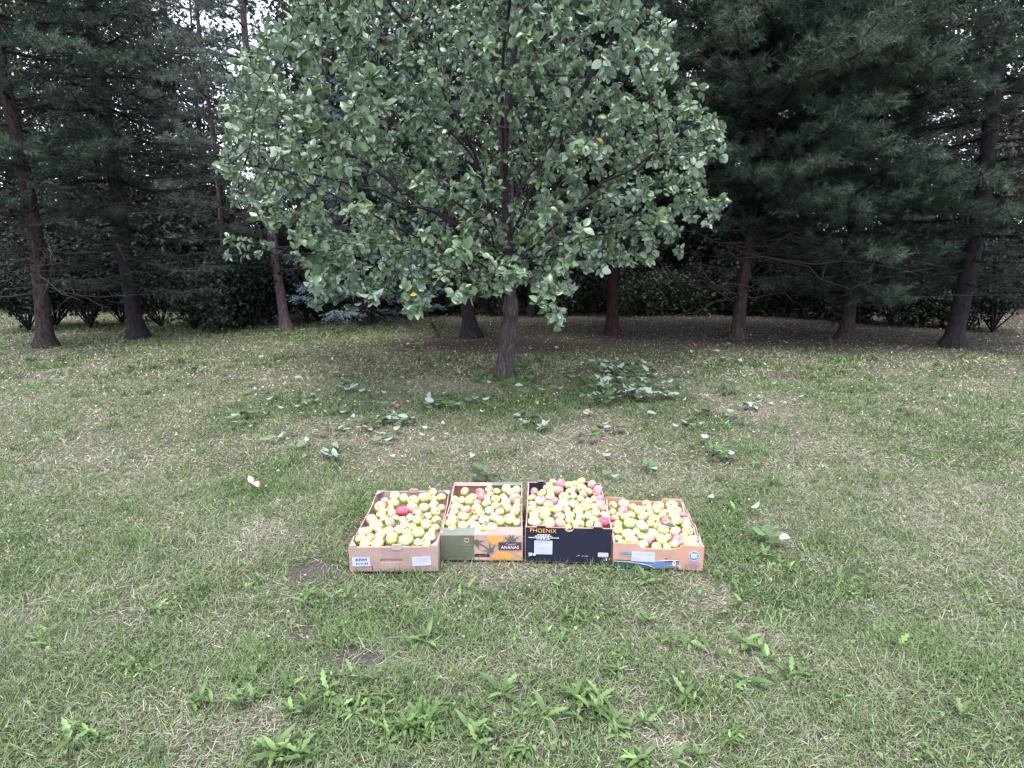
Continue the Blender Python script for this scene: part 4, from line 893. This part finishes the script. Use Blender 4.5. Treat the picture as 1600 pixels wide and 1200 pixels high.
# leaves on the apples
for (px, py, key, lab) in ((844, 762, 'citrus', 'small dark green leaf lying on apples at the back of the PHOENIX carton'), (1055, 831, 'blue', 'dark green leaf lying on an apple in the BIG carton')):
    b = BX[key]; q = at(px, py, b['h']+(.075 if key == 'citrus' else .055)); o = link('apple_leaf', sprig_mesh(140, 1, .06, 0, .1, (.04, .085, .02), 0), None, q)
    o.rotation_euler = (R_(38), 0, R_(140 if key == 'blue' else 70)); tag(o, lab, 'leaf')
# a windfall by the trunk
AM['n'] = [apple_mesh(55, skin_mat('skin_rotten', (.16, .06, .05), (.10, .05, .04), (.30, .12, .09), .4, 1.2))]*3
o = place_apple('n', at(622, 640)+np.array([0, 0, .026]), .027, 'dark brownish red windfall apple lying alone in the grass left of the trunk', None, rg)
# small dark seedling left of the spruce trunk
def seedling():
    rg = np.random.default_rng(150); b = Buf()
    root = empty('seedling', at(685, 527), 'small dark leafy seedling on the lawn left of the leaning spruce trunk', 'plant')
    f = Buf()
    for k in range(5):
        a = rg.uniform(0, 6.28); p1 = np.array([math.cos(a)*.14, math.sin(a)*.1, rg.uniform(.2, .36)]); s = np.linspace(0, 1, 5)[:, None]
        tube(b, s*p1, np.linspace(.006, .002, 5), 4, rg=rg); m = 16; t = rg.uniform(.25, 1, (m, 1))
        scatter(f, AP_T[0], frames(norm(rdirs(m, rg)+np.array([0, 0, .3])))*rg.uniform(.05, .08, m)[:, None, None], t*p1, np.tile([.03, .045, .024], (m, 1)))
    link('stem', b.mesh('seedling_stem', M_DKBARK), root); link('foliage', f.mesh('seedling_foliage', M_APLEAF), root)
seedling()
# ------------------------------------------------------------------ broad-leaved weeds in front
DL_T = [leaf_tmpl(1, .30, .25, .45, lobes=1, pet=.10, rows=7), leaf_tmpl(1, .26, .45, .25, lobes=1, pet=.1, rows=7), leaf_tmpl(1, .24, .3, .6, lobes=0, pet=.15, rows=5)]
def dandelion(seed, n, size, up, kind=None):
    rg = np.random.default_rng(seed); b = Buf(); a = np.arange(n)*2.4+rg.normal(size=n)*.4
    e = rg.uniform(up-.35, up+.35, n); d = np.stack([np.cos(a)*np.cos(e), np.sin(a)*np.cos(e), np.sin(e)], 1)
    Mx = frames(d)*(size*rg.uniform(.6, 1.2, n))[:, None, None]; c = np.array([.078, .130, .042])*np.exp(.28*rg.normal(size=(n, 1)))
    t = rg.integers(0, 3, n) if kind is None else np.full(n, kind)
    for k in range(3):
        q = t == k
        if q.any(): scatter(b, DL_T[k], Mx[q], np.tile([0, 0, .004], (q.sum(), 1)), c[q])
    return b.mesh('dandelion', M_WEED)
DM = [dandelion(200, 7, .10, .75), dandelion(201, 9, .085, .55), dandelion(202, 5, .12, 1.0), dandelion(203, 8, .075, .4), dandelion(204, 5, .10, .9, 1)]
DM += [dandelion(205, 4, .11, 1.05), dandelion(206, 3, .12, .8), dandelion(207, 11, .07, .6, 2)]
DW = ['upright broad leaved', 'spreading jagged leaved', 'tall few leaved', 'small flat', 'narrow leaved', 'upright four leaved', 'three leaved', 'bushy small leaved']
spots = [(530, 1085), (545, 1098), (505, 1060), (455, 1075), (480, 1110), (600, 1128), (612, 1140), (645, 1138), (655, 1150), (675, 1128), (740, 1140), (752, 1150), (690, 1105), (560, 1060), (575, 1090), (455, 1160), (470, 1180), (390, 1060), (400, 1095), (372, 1105), (965, 1045), (876, 1005), (880, 985), (915, 1090), (905, 1100), (960, 1130), (965, 1150), (985, 1185), (940, 1110), (1045, 1000), (1070, 1010), (1110, 1020), (1170, 1010), (1180, 1070), (1070, 1090), (1200, 1030), (1235, 1055), (1030, 985), (720, 930), (715, 940), (760, 960), (545, 935), (500, 945), (480, 935), (470, 905), (540, 980), (555, 970), (640, 1010), (660, 1000), (1150, 800), (1180, 870), (1120, 900), (1090, 935), (1215, 880), (1160, 935), (885, 965), (840, 900), (1010, 910), (420, 950), (400, 910), (430, 1180), (1090, 1180), (1140, 1160), (300, 1100), (220, 1050), (140, 1150), (1320, 1090), (1400, 1010), (1500, 1120), (60, 1000), (280, 960), (1350, 930), (800, 1170), (830, 1120), (770, 1085), (1010, 1130)]
spots = [(px+rg.normal()*15*(q > 0), py+rg.normal()*9*(q > 0)) for px, py in spots for q in range(int(rg.integers(2, 4) if px > 1000 or py < 1030 else rg.integers(4, 7)))]
spots = [s_ for s_ in spots if not in_box(np.array([at(*s_)[0]]), np.array([at(*s_)[1]]), .05)[0]]
for px, py in spots:
    p = at(px, py); i = int(rg.integers(0, len(DM))); o = link('dandelion', DM[i], None, p); s = rg.uniform(.26, .66); o.scale = (s, s, s); o.rotation_euler = (rg.normal()*.2, rg.normal()*.2, rg.uniform(0, 6.28))
    wz = ('at the lower left corner' if px < 450 else 'in the lower left foreground' if px < 700 else 'in the lower middle foreground' if px < 900 else 'in the lower right foreground' if px < 1100 else 'at the right foreground edge') if py > 960 else ('left of the cartons' if px < 545 else 'right of the cartons' if px > 1098 else 'just in front of the cartons')
    tag(o, f'{DW[i]} green dandelion weed growing {wz}', 'weed', 'dandelion weeds in the lawn')

# ------------------------------------------------------------------ grass
def blade_tmpl(seg, bend):
    V = []; F = []
    for k in range(seg):
        t = k/seg; wd = .5*(1-.55*t); V += [(t, -wd, bend*t*t), (t, wd, bend*t*t)]
    V.append((1, 0, bend))
    F4 = [(2*k, 2*k+1, 2*k+3, 2*k+2) for k in range(seg-1)]; a = 2*(seg-1)
    return np.array(V, float), [np.array(F4).reshape(-1, 4), np.array([(a, a+1, a+2)])]
BT3 = [blade_tmpl(3, -.15), blade_tmpl(3, -.35), blade_tmpl(3, .12)]; BT1 = [blade_tmpl(2, -.2), blade_tmpl(2, -.05)]
rg = np.random.default_rng(77)
def grass(name, y0, y1, dens, hl, wd, T, label, side=1.02):
    # area seen: a trapezoid a little wider than the frame
    half = lambda y: .93*np.maximum(y, 1.0)*side+1.5
    A_ = (y1-y0)*(half(np.array(y0))+half(np.array(y1))); n = int(A_*dens)
    y = y0+(y1-y0)*np.sqrt(rg.random(n)*(1-(y0/y1)**2)+(y0/y1)**2) if y0 > 0 else rg.uniform(y0, y1, n)
    y = np.sqrt(rg.random(n)*(y1**2-y0**2)+y0**2); x = rg.uniform(-1, 1, n)*half(y)
    so, li, g, fa = masks(x, y)
    keep = (rg.random(n) > np.clip(so*.86+li*.93+fa*.45, 0, .985)) & ~in_box(x, y, -.004)
    x, y, g, fa, so = x[keep], y[keep], g[keep], fa[keep], so[keep]; n = len(x)
    isg = rg.random(n) < np.clip(.22+.80*g-.30*fa, .06, .95)
    el = np.where(isg, np.clip(rg.normal(.75, .38, n), .05, 1.45), np.clip(rg.normal(.30, .28, n), .0, 1.2))
    a = rg.uniform(0, 6.28, n); d = np.stack([np.cos(a)*np.cos(el), np.sin(a)*np.cos(el), np.sin(el)], 1)
    tall = sstep(.35, .8, fbm(x*2.2+40, y*2.2)); ln = rg.uniform(hl[0], hl[1], n)*(.75+.6*tall)*(1-.35*fa)*np.where(isg, 1, 1.05)
    # blades stay out of the cartons
    tipx, tipy = x+d[:, 0]*ln, y+d[:, 1]*ln; inb = in_box(tipx, tipy, .004); d[inb] = np.array([0, -.35, .94]); 
    w_ = wd*rg.uniform(.6, 1.4, n)
    Mx = frames(d, rdirs(n, rg)*.6+np.array([0, 0, 1.]))*np.stack([ln, w_, ln], 1)[:, None, :]
    cg = np.array([.120, .170, .074])*np.exp(.25*rg.normal(size=(n, 1)))+np.array([.05, .05, .02])*rg.random((n, 1))**3
    cs = np.array([.262, .245, .20])*np.exp(.28*rg.normal(size=(n, 1)))
    c = np.where(isg[:, None], cg, cs); c = c*(1-.45*fa[:, None])  # far blades darkened as well, part of the painted tree shade
    b = Buf(); t = rg.integers(0, len(T), n)
    pos = np.stack([x, y, np.full(n, -.006)], 1)
    for k in range(len(T)):
        q = t == k; scatter(b, T[k], Mx[q], pos[q], c[q])
    o = link(name, b.mesh(name, M_GRASS)); o['kind'] = 'stuff'; tag(o, label, 'grass'); print(name, n)
grass('grass', .8, 2.0, 19000, (.022, .055), .0023, BT3, 'short green and straw grass blades nearest the viewer')
grass('grass', 2.0, 3.6, 12500, (.022, .052), .0026, BT3, 'short patchy grass blades around the cartons')
grass('grass', 3.6, 6.5, 4800, (.022, .052), .0042, BT1, 'patchy dry grass blades between the cartons and the apple tree')
grass('grass', 6.5, 15.5, 950, (.028, .065), .0095, BT1, 'grass blades of the far lawn under the trees')
# taller tufts the mower missed
def tufts():
    n = 1500; y = np.sqrt(rg.random(n)*(8.0**2-1.2**2)+1.2**2); x = rg.uniform(-1, 1, n)*(.95*y+.4); so, li, g, fa = masks(x, y)
    keep = (rg.random(n) < sstep(.3, .8, g)*(1-so)*(1-fa)) & ~in_box(x, y, .05); x, y = x[keep], y[keep]
    tc = at(787, 588); ta = rg.uniform(0, 6.28, 60); tq = rg.uniform(.11, .5, 60); x = np.concatenate([x, tc[0]+np.cos(ta)*tq]); y = np.concatenate([y, tc[1]+np.sin(ta)*tq])
    src = np.repeat(np.arange(len(x)), 22); m = len(src); a = rg.uniform(0, 6.28, m); el = np.clip(rg.normal(.95, .33, m), .15, 1.5)
    d = np.stack([np.cos(a)*np.cos(el), np.sin(a)*np.cos(el), np.sin(el)], 1); ln = rg.uniform(.035, .085, m)*rg.uniform(.6, 1.2, len(x))[src]; w_ = np.maximum(.0028, .0011*y[src])*rg.uniform(.6, 1.4, m)
    Mx = frames(d, rdirs(m, rg)*.5+np.array([0, 0, 1.]))*np.stack([ln, w_, ln], 1)[:, None, :]
    c = np.array([.085, .140, .055])*np.exp(.3*rg.normal(size=(len(x), 1)))[src]*np.exp(.2*rg.normal(size=(m, 1)))
    pos = np.stack([x[src]+rg.normal(size=m)*.016, y[src]+rg.normal(size=m)*.016, np.full(m, -.004)], 1); b = Buf(); t = rg.integers(0, 3, m)
    for k in range(3): q = t == k; scatter(b, BT3[k], Mx[q], pos[q], c[q])
    o = link('grass_tufts', b.mesh('grass_tufts', M_GRASS)); o['kind'] = 'stuff'; tag(o, 'taller green grass tufts dotted over the lawn', 'grass'); print('tufts', len(x))
tufts()
# small clover-like ground cover
def clover():
    n = 42000; y = np.sqrt(rg.random(n)*(5.5**2-1.15**2)+1.15**2); x = rg.uniform(-1, 1, n)*(.95*y+.4)
    so, li, g, fa = masks(x, y); keep = (rg.random(n) < sstep(.25, .85, g)*(1-so)*sstep(.36, .55, fbm(x*2.6+70, y*2.6))) & ~in_box(x, y, .01)
    x, y = x[keep], y[keep]; n = len(x)
    Mx = frames(norm(np.stack([rg.normal(size=n), rg.normal(size=n), rg.uniform(-.2, .6, n)], 1)))*rg.uniform(.008, .022, n)[:, None, None]
    c = np.array([.075, .120, .040])*np.exp(.32*rg.normal(size=(n, 1))); b = Buf()
    scatter(b, leaf_tmpl(1, .58, .35, .3, rows=3), Mx, np.stack([x, y, rg.uniform(.012, .035, n)], 1), c)
    o = link('ground_cover', b.mesh('ground_cover', M_WEED)); o['kind'] = 'stuff'; tag(o, 'small round clover like leaves growing through the grass', 'ground cover'); print('clover', n)
clover()
# needle litter, crumbs and bits of dry leaf on the ground
def litter():
    n = 15000; y = np.sqrt(rg.random(n)*(14.**2-1.2**2)+1.2**2); x = rg.uniform(-1, 1, n)*(.95*y+.4); k_ = ~in_box(x, y, .01); x, y = x[k_], y[k_]; n = len(x)
    Mx = frames(norm(np.stack([rg.normal(size=n), rg.normal(size=n), rg.normal(size=n)*.25], 1)), norm(np.array([0, 0, 1.])+.5*rg.normal(size=(n, 3))))*(rg.uniform(.35, 1., n)*np.clip(.006*y, .008, .034))[:, None, None]
    pick = rg.integers(0, 4, n); c = np.array([(.30, .25, .17), (.40, .40, .30), (.12, .085, .06), (.36, .33, .26)])[pick]*np.exp(.2*rg.normal(size=(n, 1)))
    b = Buf(); scatter(b, leaf_tmpl(1, .5, .5, .3, rows=2), Mx, np.stack([x, y, rg.uniform(.004, .03, n)], 1), c)
    o = link('leaf_litter', b.mesh('leaf_litter', M_FALLEN)); o['kind'] = 'stuff'; tag(o, 'small bits of dry leaf and thatch scattered through the lawn', 'leaf litter')
litter()
